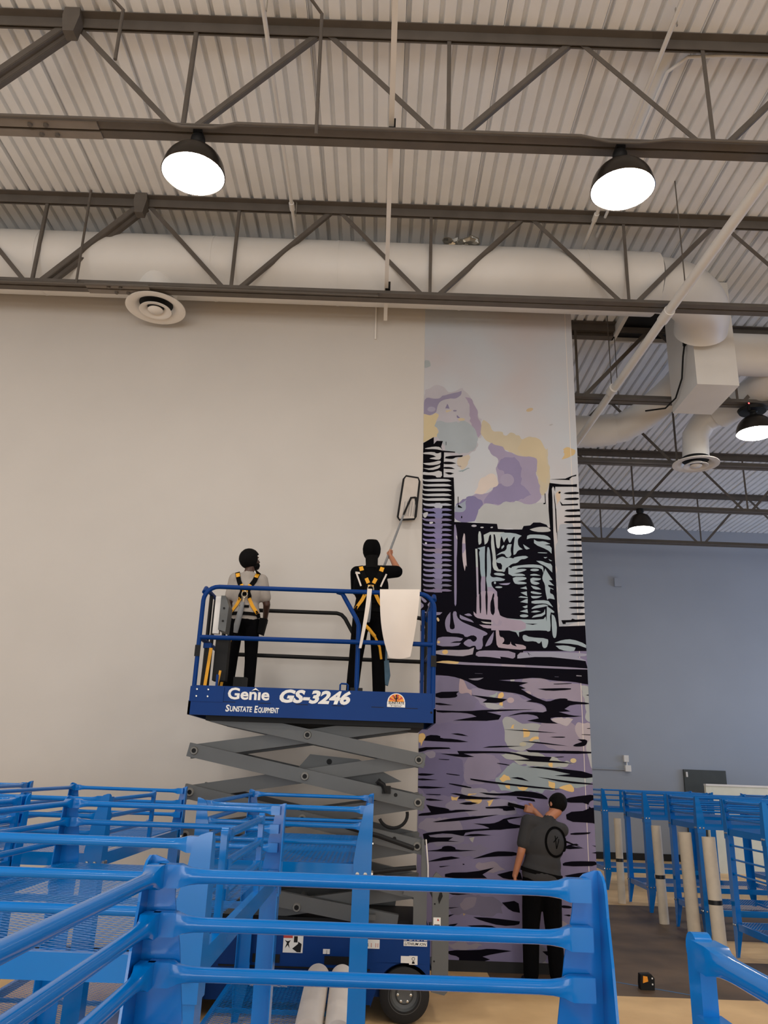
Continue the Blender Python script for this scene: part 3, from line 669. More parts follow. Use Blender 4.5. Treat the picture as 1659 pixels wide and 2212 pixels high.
for side, (ya, yb) in enumerate(((7.24, 7.31), (8.06, 8.13))):
    for k in range(5):
        zb = levr[k + 1]; xe = XR
        if k == 4: xe = 0.18; zb = 0.70
        a = LP(arm((XL if k else -1.42, lev[k] if k else 2.30), (xe, zb), ya, yb), 'scissor_arm', GY)
        if side == 0:
            for (x, z) in ((xe, zb), (XC, (lev[k] + levr[k + 1]) / 2)) + (((XL, lev[k]),) if k else ()):
                if k == 4 and x == xe: continue
                LP(pin(x, z, ya - 0.002), 'pivot_collar', mat('collar_grey', (120, 118, 112), 0.5), 40, a); LP(hole_disc(x, z, ya - 0.002), 'pivot_hole', M['dark'], 40, a)
            if k in (1, 2): LP(hole_disc(0.19, levr[k + 1] + 0.055, ya - 0.001, 0.016), 'pivot_hole', M['dark'], 40, a)
    for k in range(5):
        y2 = yb + 0.02 if side == 0 else ya - 0.02; y3 = y2 + 0.07 if side == 0 else y2 - 0.07
        LP(arm((XL, lev[k + 1]), (XR if k else 0.25, levr[k] if k else 2.30), min(y2, y3), max(y2, y3)), 'scissor_arm', GY)
for k in range(1, 5):
    for x, zz in ((XL, lev[k]), (XR, levr[k])): LP(MB().tube([(x, 7.25, zz), (x, 8.1, zz)], 0.028, 12), 'cross_tube', GY, 40)
    LP(MB().tube([(XC, 7.3, (lev[k] + levr[k + 1]) / 2), (XC, 8.1, (lev[k] + levr[k + 1]) / 2)], 0.028, 12), 'cross_tube', GY, 40)
LP(MB().prism([(-0.75, 1.83), (-0.60, 2.01), (-0.15, 1.98), (0.25, 1.80), (-0.3, 1.72)], 7.55, 7.60), 'cylinder_plate', GY)
LP(MB().lathe([(0, -0.004), (0.025, -0.004), (0.025, 0.0), (0, 0)], (-0.42, 7.548, 1.95), 14, 'Y'), 'pivot_hole', M['dark'])
LP(MB().tube([(-0.5, 7.75, 1.86), (0.2, 7.75, 1.60)], 0.06, 16), 'lift_cylinder', GY, 40)
LP(MB().tube([(0.03, 7.22, 1.80), (0.08, 7.22, 1.77), (0.10, 7.22, 1.71)], 0.022, 8), 'cable_clamp', M['dark'], 40)
LP(MB().box((0.07, 7.205, 1.70), (0.145, 7.24, 1.765)), 'cable_clamp', M['dark'])
LP(MB().tube([(0.02, 7.22, 1.78), (0.05, 7.21, 1.815)], 0.014, 8), 'cable_clamp', M['dark'], 40)
LP(MB().tube([(0.05 + 0.125 * (1 - math.cos(a)) - 0.0, 7.33, 1.53 - 0.125 * math.sin(a) * 0.9) for a in [PI * 0.12 + PI * 0.95 * i / 14 for i in range(15)]], 0.014, 8), 'hose', M['rubber'], 40)
LP(MB().tube([(-0.55, 7.22, 0.98), (-0.2, 7.22, 1.04), (0.2, 7.22, 1.10), (0.38, 7.22, 1.12)], 0.02, 8), 'hose', M['rubber'], 40)
LP(MB().tube([(-0.3, 7.26, 1.43), (0.05, 7.23, 1.36), (0.36, 7.23, 1.27)], 0.02, 8), 'hose', M['rubber'], 40)
# chassis
CX0, CX1 = -1.85, 0.50
ch = LP(MB().box((CX0, 7.12, 0.42), (CX1, 8.24, 0.66)).box((CX0 + 0.55, 7.12, 0.12), (0.03, 8.24, 0.42)).box((CX0, 7.2, 0.15), (CX0 + 0.55, 8.16, 0.42)).box((0.03, 7.24, 0.15), (CX1, 8.12, 0.42)), 'chassis', BL)
arcp = [(0.03, 0.10), (0.03, 0.42), (CX1, 0.42), (CX1, 0.28)] + [(0.30 + 0.225 * math.cos(a), 0.20 + 0.225 * math.sin(a)) for a in [PI * 0.12 + (PI * 0.82) * i / 12 for i in range(13)]]
LP(MB().prism(arcp, 7.12, 7.135), 'wheel_arch', BL, None, ch)
for dx, w in ((-0.93, 0.22), (-0.35, 0.22)):
    LP(MB().box((dx, 7.112, 0.395), (dx + w, 7.121, 0.455)), 'fork_pocket', M['dark'], None, ch)
LP(MB().box((-1.2, 7.110, 0.36), (0.02, 7.121, 0.372)), 'panel_seam', M['dark'], None, ch)
LP(MB().box((CX0 + 0.1, 7.3, 0.66), (CX1 - 0.1, 8.05, 0.70)), 'chassis_deck', M['dark'], None, ch)
for wx in (0.30, -1.52):
    for wy, s in ((7.09, 1), (8.13, -1)):
        y0 = wy; y1 = wy + 0.14
        wh = LP(MB().lathe([(0.115, 0.0), (0.175, 0.0), (0.198, 0.015), (0.20, 0.04), (0.20, 0.10), (0.19, 0.13), (0.115, 0.14)], (wx, wy, 0.20), 40, 'Y', closed=True), 'tyre', M['rubber'], 40)
        LP(MB().lathe([(0, 0.035), (0.06, 0.03), (0.075, 0.045), (0.10, 0.04), (0.128, -0.002), (0.135, 0.002), (0.13, 0.06), (0, 0.07)], (wx, wy, 0.20), 36, 'Y'), 'wheel_rim', GY, 40, wh)
        for i in range(6):
            a = i * PI / 3
            LP(MB().lathe([(0, 0.025), (0.011, 0.026), (0.011, 0.045)], (wx + 0.052 * math.cos(a), wy, 0.20 + 0.052 * math.sin(a)), 6, 'Y'), 'wheel_nut', M['chrome'], None, wh)
# grey end plates and entry ladder at the right end
ep = [(0.515, 0.22), (0.62, 0.20), (0.65, 0.23), (0.652, 0.95), (0.60, 1.06), (0.545, 1.10), (0.515, 1.06)]
pl = LP(MB().prism(ep, 7.14, 7.17), 'ladder_plate', GY)
LP(MB().prism([(0.56, 0.90), (0.585, 0.98), (0.60, 0.92), (0.57, 0.86)], 7.135, 7.139), 'plate_slot', M['dark'], None, pl)
for z in (0.86, 0.44): LP(hole_disc(0.535, z, 7.14, 0.007), 'bolt', M['dark'], None, pl)
for z in (0.35, 0.62, 0.89): LP(MB().box((0.52, 7.17, z), (0.64, 7.6, z + 0.03)), 'ladder_rung', GY, None, pl)
LP(MB().prism([(0.36, 0.66), (0.47, 0.66), (0.47, 1.12), (0.44, 1.35), (0.42, 1.35), (0.42, 1.02), (0.29, 0.98), (0.27, 0.92), (0.36, 0.90)], 7.16, 7.19), 'end_post', GY)
LP(MB().tube([(0.455, 7.15, 1.35), (0.475, 7.15, 1.15), (0.478, 7.15, 1.0)], 0.006, 8), 'wire', M['white'], 40)
LP(MB().box((-0.08, 7.15, 0.72), (0.05, 7.22, 0.76)), 'arm_pad', GY)
# decals and lettering
WH = mat('decal_white', (236, 234, 228), 0.5, var=0.02)
sl = math.tan(math.radians(0.0))
lettering('lettering', 'Gen\u0131e', -1.325, -0.955, 2.447, LY0 + 0.004, toe, WH, h=0.098, bold=0.028)
LP(MB().add([(x, LY0 + 0.004, z) for x, z in ((-1.118, 2.522), (-1.083, 2.531), (-1.048, 2.522), (-1.083, 2.549))], [(0, 1, 2), (0, 2, 3)]), 'lettering', WH, None, toe)
lettering('lettering', 'GS-3246', -0.865, -0.235, 2.437, LY0 + 0.004, toe, WH, h=0.112, bold=0.045, shear=0.25)
s1 = lettering('lettering', 'S', -1.332, -1.298, 2.338, LY0 - 0.002, low, WH, h=0.058, bold=0.03, shear=0.1)
lettering('lettering', 'UNSTATE', -1.294, -1.098, 2.340, LY0 - 0.002, low, WH, h=0.045, bold=0.03, shear=0.1)
lettering('lettering', 'E', -1.078, -1.048, 2.336, LY0 - 0.002, low, WH, h=0.058, bold=0.03, shear=0.1)
LP(MB().add([(x, LY0 - 0.0022, z) for x, z in ((-1.030, 2.348), (-1.024, 2.350), (-1.015, 2.333), (-1.022, 2.332))], [(0, 1, 2, 3)]), 'lettering', WH, None, low)
lettering('lettering', 'OUIPMENT', -1.044, -0.862, 2.338, LY0 - 0.002, low, WH, h=0.045, bold=0.03, shear=0.1)
# round-topped sun sticker
st = LP(MB().prism([(0.088, 2.425), (0.248, 2.425), (0.248, 2.47)] + [(0.168 + 0.078 * math.cos(a), 2.470 + 0.075 * math.sin(a)) for a in [PI * i / 12 for i in range(13)]] + [(0.088, 2.47)], LY0 - 0.001, LY0 + 0.006), 'sun_sticker', WH, None, toe)
def flat(poly, y, name, m, parent): return LP(MB().add([(x, y, z) for x, z in poly], [tuple(range(len(poly)))]), name, m, None, parent)
flat([(0.098, 2.472)] + [(0.168 + 0.068 * math.cos(a), 2.474 + 0.064 * math.sin(a)) for a in [PI - PI * i / 14 for i in range(15)]] + [(0.238, 2.472)], LY0 - 0.002, 'sticker_sun', M['orange'], st)
for a0 in (0.15, 0.38, 0.62, 0.82):
    a1, a2 = PI * a0, PI * (a0 + 0.09)
    flat([(0.168, 2.476), (0.168 + 0.066 * math.cos(a1), 2.474 + 0.062 * math.sin(a1)), (0.168 + 0.066 * math.cos(a2), 2.474 + 0.062 * math.sin(a2))], LY0 - 0.0025, 'sticker_ray', M['red'], st)
flat([(0.163, 2.474), (0.173, 2.474), (0.173, 2.532), (0.163, 2.532)], LY0 - 0.003, 'sticker_cactus', M['dark'], st)
flat([(0.150, 2.495), (0.186, 2.495), (0.186, 2.515), (0.180, 2.515), (0.180, 2.501), (0.156, 2.501), (0.156, 2.519), (0.150, 2.519)], LY0 - 0.003, 'sticker_cactus', M['dark'], st)
lettering('lettering', 'SUNSTATE', 0.100, 0.240, 2.452, LY0 - 0.003, st, M['dark'], h=0.022, bold=0.02, shear=0.1)
lettering('lettering', 'Equipment Co.', 0.115, 0.222, 2.440, LY0 - 0.003, st, M['dark'], h=0.009)
lettering('lettering', '1-800-555-5700'[:5], 0.125, 0.212, 2.429, LY0 - 0.003, st, M['dark'], h=0.008)
# chassis decals
def decal(x0, x1, z0, z1, y=7.118, m=None, parent=None): return LP(MB().box((x0, y - 0.002, z0), (x1, y + 0.002, z1)), 'warning_decal', m or WH, None, parent or ch)
d = decal(-0.875, -0.81, 0.48, 0.515); lettering('lettering', 'J', -0.845, -0.838, 0.486, 7.1155, d, M['dark'], h=0.022)
d = decal(-0.365, -0.31, 0.47, 0.505); lettering('lettering', 'J', -0.34, -0.333, 0.476, 7.1155, d, M['dark'], h=0.022)
d = decal(-0.69, -0.53, 0.47, 0.60)
flat([(-0.69, 0.575), (-0.615, 0.575), (-0.615, 0.60), (-0.69, 0.60)], 7.1155, 'decal_band', M['red'], d)
flat([(-0.605, 0.545), (-0.575, 0.545), (-0.575, 0.59), (-0.605, 0.59)], 7.1155, 'decal_mark', M['dark'], d)
flat([(-0.675, 0.50), (-0.66, 0.54), (-0.68, 0.56), (-0.655, 0.552), (-0.63, 0.56), (-0.645, 0.535), (-0.635, 0.50), (-0.653, 0.525)], 7.1155, 'decal_mark', M['dark'], d)
flat([(-0.615, 0.50), (-0.57, 0.535), (-0.57, 0.552), (-0.54, 0.535), (-0.545, 0.475), (-0.575, 0.475)], 7.1155, 'decal_mark', M['dark'], d)
d = decal(-0.935, -0.635, 0.225, 0.335)
for i, mm in enumerate(('red', 'red', 'green')):
    x = -0.93 + i * 0.1
    flat([(x, 0.312), (x + 0.09, 0.312), (x + 0.09, 0.332), (x, 0.332)], 7.1155, 'decal_band', M[mm], d)
    for j in range(4): flat([(x + 0.03, 0.245 + j * 0.016), (x + 0.085, 0.245 + j * 0.016), (x + 0.085, 0.251 + j * 0.016), (x + 0.03, 0.251 + j * 0.016)], 7.1155, 'decal_line', GY, d)
    flat([(x + 0.008, 0.25), (x + 0.02, 0.25), (x + 0.022, 0.295), (x + 0.010, 0.30)], 7.1155, 'decal_mark', M['red' if i == 0 else 'dark'], d)
d = decal(-0.06, 0.09, 0.52, 0.585)
lettering('lettering', '1.8', -0.045, 0.0, 0.532, 7.1155, d, M['dark'], h=0.028); lettering('lettering', 'I II', 0.02, 0.08, 0.53, 7.1155, d, mat('decal_pink', (205, 150, 140), 0.5), h=0.03)
lettering('lettering', 'E-DRIVE', 0.285, 0.475, 0.590, 7.117, ch, WH, h=0.045, bold=0.03)
d = decal(0.285, 0.475, 0.548, 0.582); lettering('lettering', 'LITHIUM ION', 0.293, 0.468, 0.555, 7.1155, d, M['dark'], h=0.019, bold=0.02, shear=0.2)
d = decal(0.265, 0.332, 0.395 + 0.03, 0.475 + 0.0); d = decal(0.332, 0.40, 0.385 + 0.03, 0.478)
flat([(0.366 + 0.014 * math.cos(2 * PI * i / 14), 0.457 + 0.013 * math.sin(2 * PI * i / 14)) for i in range(14)], 7.1155, 'decal_mark', M['dark'], d)
flat([(0.366 + 0.010 * math.cos(2 * PI * i / 14), 0.457 + 0.009 * math.sin(2 * PI * i / 14)) for i in range(14)], 7.115, 'decal_mark', WH, d)
flat([(0.354, 0.422), (0.378, 0.422), (0.374, 0.440), (0.358, 0.440)], 7.1155, 'decal_mark', M['dark'], d)
d = decal(0.525, 0.585, 0.655, 0.76, 7.139, None, pl)
flat([(0.555, 0.735), (0.562, 0.755), (0.574, 0.735)], 7.1365, 'decal_mark', M['red'], d); flat([(0.532, 0.70), (0.578, 0.70), (0.578, 0.71), (0.532, 0.71)], 7.1365, 'decal_line', GY, d)

# ------------------------------------------------------------------ paper hung over the front rail
def sheet(name, pts, label, t=0.0012):
    """curved sheet from rows of points, with thickness"""
    nr, nc = len(pts), len(pts[0]); mb = MB()
    vs = [Vector(p) for row in pts for p in row]; n = len(vs)
    vs += [v + Vector((0, t, 0)) for v in vs]
    fs = []
    for i in range(nr - 1):
        for j in range(nc - 1):
            a = i * nc + j; fs.append((a, a + 1, a + nc + 1, a + nc)); fs.append((n + a, n + a + nc, n + a + nc + 1, n + a + 1))
    mb.add(vs, fs); o = mb.build(name, M['paper'], None, 60, origin=pts[0][0]); return tag(o, label, 'paper')
rows = []
for i in range(11):
    f = i / 10; z = 3.482 - f * 0.625
    row = []
    for j in range(9):
        g = j / 8
        x = (-0.012 + 0.085 * f ** 3 * (1 - g) + 0.02 * f) * 1 + g * (0.37 - 0.075 * f ** 1.5 - 0.02 * f)
        y = YF - 0.03 - 0.05 * math.sin(f * PI) * (0.4 + 0.6 * math.sin(g * PI)) - 0.02 * g * f
        row.append((x, y, z + 0.012 * g - 0.015 * math.sin(g * PI) * f))
    rows.append(row)
rows.insert(0, [(p[0], YF + 0.03, p[2] - 0.03) for p in rows[0]]); rows[1] = [(p[0], YF - 0.012, p[2] + 0.002) for p in rows[1]]
sheet('paper_sheet', rows, 'large white paper sheet draped over the front rail of the lift')
rows = [[(-0.128, YF + 0.03, 3.44), (-0.085, YF + 0.03, 3.44)]] + [[(-0.128 - 0.055 * f ** 1.4, YF - 0.027 - 0.02 * math.sin(f * PI), 3.482 - 0.55 * f), (-0.085 - 0.075 * f ** 1.4, YF - 0.027 - 0.02 * math.sin(f * PI), 3.482 - 0.55 * f)] for f in [i / 10 for i in range(11)]]
sheet('paper_strip', rows, 'narrow white paper strip hanging over the lift rail before the right worker')
# ------------------------------------------------------------------ printed mural panel on the wall end
from mathutils.geometry import tessellate_polygon
CMI = cam.matrix_world.to_3x3()
def on_wall(px, py, Y=WALL_Y):
    d = CMI @ Vector(((px - 829.5) / 1690.0, -(py - 1106.0) / 1690.0, -1.0)); t = Y / d.y
    return d.x * t, 1.9 + d.z * t
CR = dict(A=(880, 640, 3.95), B=(880, 780, 7.9), C=(1060, 860, 7.9), D=(900, 1020, 7.9), E=(1080, 1100, 7.373), F=(900, 1280, 7.213), G=(880, 1400, 3.95), H=(880, 1780, 3.95), I=(880, 1120, 3.814), P=(0, 0, 1))
MX1 = 2.352
def left_edge(z): return 0.445 + (7.7 - z) * 0.0042
def chaikin(p, it):
    for _ in range(it):
        q = []; n = len(p)
        for i in range(n):
            a, b, c = Vector(p[i - 1]), Vector(p[i]), Vector(p[(i + 1) % n]); u, v = a - b, c - b
            if u.length < 1e-9 or v.length < 1e-9: continue
            ang = u.angle(v)
            if ang < 1.35: q.append(tuple(b))
            else: q += [tuple(b + u * 0.25), tuple(b + v * 0.25)]
        p = q
    return p
ill = (1.34, 1.40, 1.46)
INKM, WASH = {}, {}
def mcol(rgb):
    l = [min(0.86, v * k) for v, k in zip(lin(rgb), ill)]
    key = tuple(rgb)
    if key not in WASH:
        s = [255 * (1.055 * v ** (1 / 2.4) - 0.055 if v > 0.0031 else 12.92 * v) for v in l]
        dk = max(rgb) < 40
        WASH[key] = mat('print_%d_%d_%d' % key, [v * 0.6 for v in s] if dk else s, 0.7 if dk else 0.5, var=0.07, scale=2.2, spec=0.05 if dk else 0.35)
    return WASH[key]
mural = thing('mural_panel', (1.4, WALL_Y, 0.05), 'tall printed mural strip of a purple woodcut skyline over streaked water', 'mural')
RG = random.Random(21)
class Layer:
    def __init__(s): s.items = []
    def poly(s, cr, pts, rgb, it=1): s.items.append((cr, pts, tuple(rgb), it)); return s
    def ell(s, cr, c, rx, ry, rgb, rot=0.0, n=16):
        pts = []
        for i in range(n):
            a = 2 * PI * i / n; x, y = rx * math.cos(a), ry * math.sin(a)
            pts.append((c[0] + x * math.cos(rot) - y * math.sin(rot), c[1] + x * math.sin(rot) + y * math.cos(rot)))
        return s.poly(cr, pts, rgb, 0)
    def build(s, name, y0, dy, rag=0.0):
        mb = MB(); cols = []; y = y0
        for cr, pts, rgb, it in s.items:
            x0, yy0, k = CR[cr]; q = [on_wall(x0 + a / k, yy0 + b / k) for a, b in pts]
            if it: q = chaikin(q, 1 if rag else it)
            if rag and it:
                r_ = []
                for i, (a, b) in enumerate(q):
                    c, d = q[(i + 1) % len(q)]; L = math.hypot(c - a, d - b); n = max(1, int(L / 0.035))
                    for j in range(n):
                        f = j / n; r_.append((a + (c - a) * f + RG.gauss(0, rag), b + (d - b) * f + RG.gauss(0, rag)))
                q = chaikin(r_, 1)
            q = [(min(MX1, max(left_edge(z) + 0.001, x)), z) for x, z in q]
            tri = tessellate_polygon([[Vector((x, z, 0)) for x, z in q]])
            m = mcol(rgb)
            if m not in cols: cols.append(m)
            fs = []
            for t in tri:
                a, b, c = [Vector((*q[i], 0)) for i in t]
                fs.append(t if (b - a).cross(c - a).z > 0 else (t[0], t[2], t[1]))
            mb.add([(x, y - 0.0, z) for x, z in q], fs, cols.index(m)); y -= dy
        return mb.build(name, cols, mural, fix=False), y
K = (11, 9, 17); NV = (15, 12, 26)
PALE = (164, 159, 158); LIL = (126, 115, 139); PUR = (102, 93, 127); DPUR = (88, 80, 116); TEAL = (136, 145, 148); BEI = (168, 153, 126); GOLD = (198, 158, 92); GREY = (146, 142, 148); PINK = (152, 135, 138)
# carrier sheet
zt, zb_ = 7.72, 0.05
sh = MB().add([(left_edge(zb_), WALL_Y - 0.004, zb_), (MX1, WALL_Y - 0.004, zb_), (MX1, WALL_Y - 0.004, zt), (left_edge(zt), WALL_Y - 0.004, zt),
               (left_edge(zb_), WALL_Y - 0.0005, zb_), (MX1, WALL_Y - 0.0005, zb_), (MX1, WALL_Y - 0.0005, zt), (left_edge(zt), WALL_Y - 0.0005, zt)],
              [(0, 1, 2, 3), (4, 7, 6, 5), (0, 3, 7, 4), (1, 5, 6, 2), (2, 6, 7, 3), (0, 4, 5, 1)])
def sheet_mat():
    m = mat('mural_sheet', (186, 182, 182), 0.45, var=0.03, scale=1.0, spec=0.4); nt = m.node_tree
    rp = [n for n in nt.nodes if n.type == 'VALTORGB'][0]
    a, b = [min(0.86, v * k) for v, k in zip(lin((162, 154, 153)), ill)], [min(0.86, v * k) for v, k in zip(lin((160, 164, 168)), ill)]
    rp.color_ramp.elements[0].color = (*a, 1); rp.color_ramp.elements[1].color = (*b, 1)
    [n for n in nt.nodes if n.type == 'TEX_NOISE'][0].inputs['Detail'].default_value = 2
    return m
sh.build('mural_sheet', sheet_mat(), mural)
w = Layer()
# ---- sky washes
w.poly('A', [(140, 800), (190, 790), (235, 750), (320, 780), (345, 830), (430, 800), (470, 790), (540, 860), (550, 910), (590, 970), (600, 1030), (635, 1050), (630, 1120), (640, 1190), (600, 1215), (610, 1300), (480, 1400), (300, 1330), (130, 1200)], (152, 146, 150), 2)
w.poly('A', [(140, 880), (200, 870), (260, 880), (300, 850), (380, 830), (470, 815), (460, 850), (330, 880), (260, 920), (255, 980), (195, 1025), (130, 1000)], (120, 112, 131), 2)
w.ell('A', (205, 965), 35, 22, (138, 132, 146))
w.poly('A', [(500, 860), (545, 880), (590, 970), (600, 1040), (640, 1080), (635, 1190), (590, 1200), (530, 1060), (540, 960)], (134, 121, 137), 2)
w.poly('A', [(128, 1005), (200, 1022), (265, 1000), (240, 1080), (265, 1150), (255, 1210), (215, 1210), (128, 1260)], (172, 155, 122), 2)
w.poly('A', [(220, 1100), (260, 1060), (420, 1080), (480, 1050), (560, 1100), (600, 1190), (590, 1300), (480, 1350), (330, 1330), (300, 1240), (260, 1200), (265, 1140)], (136, 141, 144), 2)
w.poly('A', [(340, 918), (368, 955), (315, 955)], (108, 100, 122)); w.poly('A', [(320, 965), (375, 965), (360, 990), (325, 990)], (166, 150, 124)); w.ell('A', (405, 978), 16, 7, (112, 106, 122)); w.ell('A', (462, 1052), 30, 12, (166, 150, 124)); w.poly('A', [(430, 1018), (440, 1042), (420, 1042)], (100, 92, 118))
w.poly('A', [(620, 1080), (650, 1055), (705, 1080), (730, 1160), (790, 1150), (840, 1190), (870, 1160), (940, 1170), (960, 1200), (1000, 1230), (1030, 1200), (1110, 1205), (1155, 1250), (1165, 1300), (1200, 1300), (1195, 1400), (1215, 1440), (1220, 1550), (1200, 1640), (1170, 1700), (1135, 1690), (1110, 1600), (1100, 1400), (960, 1370), (820, 1310), (700, 1260), (630, 1200)], (163, 150, 127), 2)
w.poly('A', [(960, 1225), (1030, 1205), (1110, 1210), (1150, 1255), (1165, 1310), (1190, 1320), (1190, 1420), (1210, 1500), (1180, 1600), (1120, 1560), (1110, 1420), (1010, 1370), (945, 1340)], (166, 150, 122), 2)
w.poly('A', [(690, 1255), (800, 1265), (820, 1310), (900, 1340), (950, 1370), (1080, 1370), (1110, 1420), (1100, 1550), (1130, 1600), (1140, 1760), (1000, 1800), (760, 1790), (640, 1780), (580, 1930), (400, 1925), (400, 1790), (560, 1690), (680, 1690), (780, 1620), (780, 1500), (745, 1470), (790, 1380), (700, 1345)], (130, 119, 139), 2)
w.poly('A', [(800, 1370), (950, 1380), (980, 1500), (960, 1600), (1080, 1700), (760, 1790), (650, 1770), (720, 1640), (790, 1600), (850, 1600), (830, 1500), (760, 1470)], (113, 103, 131), 2)
w.ell('A', (850, 1570), 60, 55, (134, 124, 142))
w.poly('A', [(400, 1800), (500, 1720), (590, 1700), (660, 1770), (590, 1850), (580, 1930), (400, 1925)], (100, 92, 125), 2)
w.poly('A', [(400, 1790), (500, 1740), (490, 1830), (440, 1850), (400, 1840)], (124, 130, 142), 2)
w.poly('A', [(600, 1620), (640, 1540), (740, 1500), (770, 1560), (775, 1615), (700, 1640), (650, 1685), (570, 1690)], (176, 162, 152), 2)
w.poly('A', [(590, 1870), (640, 1780), (700, 1765), (765, 1790), (850, 1755), (950, 1755), (1030, 1790), (1130, 1770), (1210, 1760), (1215, 2010), (1000, 1990), (770, 1985), (760, 1945), (600, 1935)], (147, 146, 145), 2)
w.ell('A', (1043, 970), 31, 15, (168, 146, 116), -0.3); w.ell('A', (1225, 1098), 16, 6, (146, 140, 140), -0.3)
w.poly('A', [(1330, 1310), (1360, 1290), (1425, 1300), (1425, 1355), (1370, 1385), (1320, 1380), (1340, 1345)], (174, 148, 104), 2)
w.poly('A', [(140, 550), (170, 548), (200, 575), (185, 605), (140, 610)], (138, 142, 142), 2)
w.poly('A', [(410, 1440), (440, 1370), (540, 1360), (500, 1460), (450, 1480)], (166, 152, 134), 2); w.poly('A', [(420, 1450), (440, 1438), (462, 1452)], (104, 98, 118)); w.poly('A', [(440, 1490), (480, 1470), (528, 1468), (525, 1478), (480, 1495), (455, 1500)], (112, 124, 126))
# ---- left tower wash, right tower wash
w.poly('D', [(70, 880), (120, 830), (310, 580), (420, 530), (600, 560), (640, 860), (640, 2300), (40, 2300)], (104, 96, 131), 1)
w.poly('D', [(60, 1300), (640, 1250), (640, 1700), (50, 1760)], (110, 101, 126), 2)
w.poly('E', [(850, 250), (1240, 200), (1345, 1760), (940, 1870)], (138, 140, 146), 1)
w.poly('C', [(1110, 1640), (1210, 1600), (1140, 1830), (1115, 1800)], (178, 156, 134), 2)
# ---- water
w.poly('P', [(905, 1400), (1275, 1395), (1300, 2120), (890, 2120)], (106, 97, 123), 0)
w.poly('G', [(240, 240), (420, 250), (560, 330), (620, 400), (560, 560), (240, 540)], (103, 95, 118), 2)
w.poly('G', [(540, 330), (800, 370), (960, 400), (1050, 450), (1180, 500), (1180, 560), (1000, 530), (700, 540), (600, 450)], (122, 113, 132), 2)
w.poly('G', [(960, 265), (1100, 250), (1250, 285), (1540, 310), (1555, 480), (1300, 430), (1150, 440), (980, 350)], (128, 117, 131), 2)
w.poly('G', [(90, 640), (280, 640), (800, 610), (840, 700), (850, 850), (480, 900), (90, 860)], (102, 93, 122), 2)
w.poly('G', [(800, 610), (860, 580), (930, 640), (1010, 650), (1100, 640), (1180, 680), (1200, 740), (1150, 790), (1090, 800), (1060, 850), (1000, 870), (900, 860), (850, 850), (830, 700)], (142, 141, 139), 2)
w.poly('G', [(1120, 620), (1240, 600), (1440, 640), (1560, 760), (1580, 900), (1400, 880), (1200, 860), (1120, 790)], (128, 116, 130), 2)
w.poly('G', [(1440, 620), (1570, 640), (1580, 790), (1480, 790), (1420, 700)], (150, 138, 142), 2)
w.poly('G', [(1470, 310), (1556, 312), (1575, 640), (1530, 620), (1500, 420)], (142, 143, 142), 2)
w.poly('G', [(1530, 800), (1590, 780), (1610, 1160), (1560, 1000), (1540, 900)], (152, 150, 150), 2)
w.poly('G', [(85, 880), (300, 900), (470, 930), (490, 1150), (430, 1260), (85, 1260)], (92, 84, 115), 2)
w.poly('G', [(150, 880), (240, 870), (240, 930), (180, 940)], (126, 118, 132), 2)
w.poly('G', [(480, 900), (780, 900), (800, 1100), (560, 1180), (480, 1150)], (119, 109, 128), 2)
w.poly('G', [(740, 1130), (780, 1090), (870, 980), (1000, 1000), (1250, 1010), (1605, 1100), (1605, 1160), (1400, 1200), (1100, 1220), (900, 1230), (780, 1200)], (126, 134, 136), 2)
w.poly('G', [(780, 900), (1040, 880), (1230, 930), (1420, 985), (1250, 1010), (1000, 1000), (860, 960)], (146, 146, 140), 2)
w.poly('G', [(450, 1180), (700, 1200), (820, 1260), (600, 1280), (450, 1260)], (130, 124, 134), 2)
w.poly('G', [(330, 1300), (860, 1280), (960, 1340), (940, 1420), (600, 1440), (330, 1380)], (122, 114, 130), 2)
w.poly('G', [(100, 1440), (440, 1460), (470, 1560), (100, 1580)], (124, 115, 130), 2)
w.poly('G', [(940, 1290), (1080, 1310), (1060, 1420), (920, 1420)], (116, 106, 140), 2)
for pts in ([(770, 375), (825, 378), (815, 425), (770, 420)], [(780, 470), (800, 450), (812, 480), (790, 500)], [(980, 690), (1040, 700), (1040, 760), (990, 760)], [(1040, 770), (1125, 760), (1120, 790), (1045, 795)], [(88, 735), (150, 730), (165, 770), (130, 790), (120, 820), (88, 800)], [(1205, 985), (1250, 980), (1250, 1012), (1200, 1010)], [(790, 1110), (830, 1080), (870, 1090), (860, 1145), (790, 1140)], [(830, 1170), (890, 1175), (890, 1205), (840, 1200)], [(930, 1190), (1030, 1185), (1020, 1210), (940, 1210)], [(1200, 1130), (1250, 1140), (1265, 1200), (1200, 1190)], [(1300, 1170), (1380, 1150), (1425, 1190), (1400, 1230), (1300, 1200)], [(480, 1295), (640, 1290), (620, 1320), (500, 1312)], [(530, 1240), (580, 1245), (570, 1265), (520, 1258)], [(680, 1300), (712, 1300), (700, 1350), (685, 1340)], [(880, 650), (910, 655), (905, 690), (880, 680)], [(370, 1280), (440, 1270), (430, 1295), (380, 1295)]):
    w.poly('G', pts, (196, 160, 100), 2)
w.ell('G', (1415, 960), 26, 20, (186, 164, 120)); w.ell('G', (880, 445), 30, 24, (160, 140, 142)); w.ell('G', (985, 820), 30, 18, (158, 150, 128)); w.ell('G', (905, 390), 0.1, 0.1, GOLD)
w.poly('G', [(700, 400), (770, 380), (770, 420), (720, 425)], (140, 146, 140), 2); w.poly('G', [(640, 470), (780, 470), (820, 510), (700, 520)], (146, 144, 146), 2)
w.poly('G', [(440, 270), (490, 290), (540, 400), (430, 370), (450, 330)], (152, 131, 134), 1)
w.poly('G', [(1230, 600), (1410, 590), (1420, 620), (1350, 675), (1280, 640)], (156, 145, 148), 2); w.poly('G', [(970, 350), (1050, 365), (1060, 400), (1010, 380)], (152, 138, 142), 1)
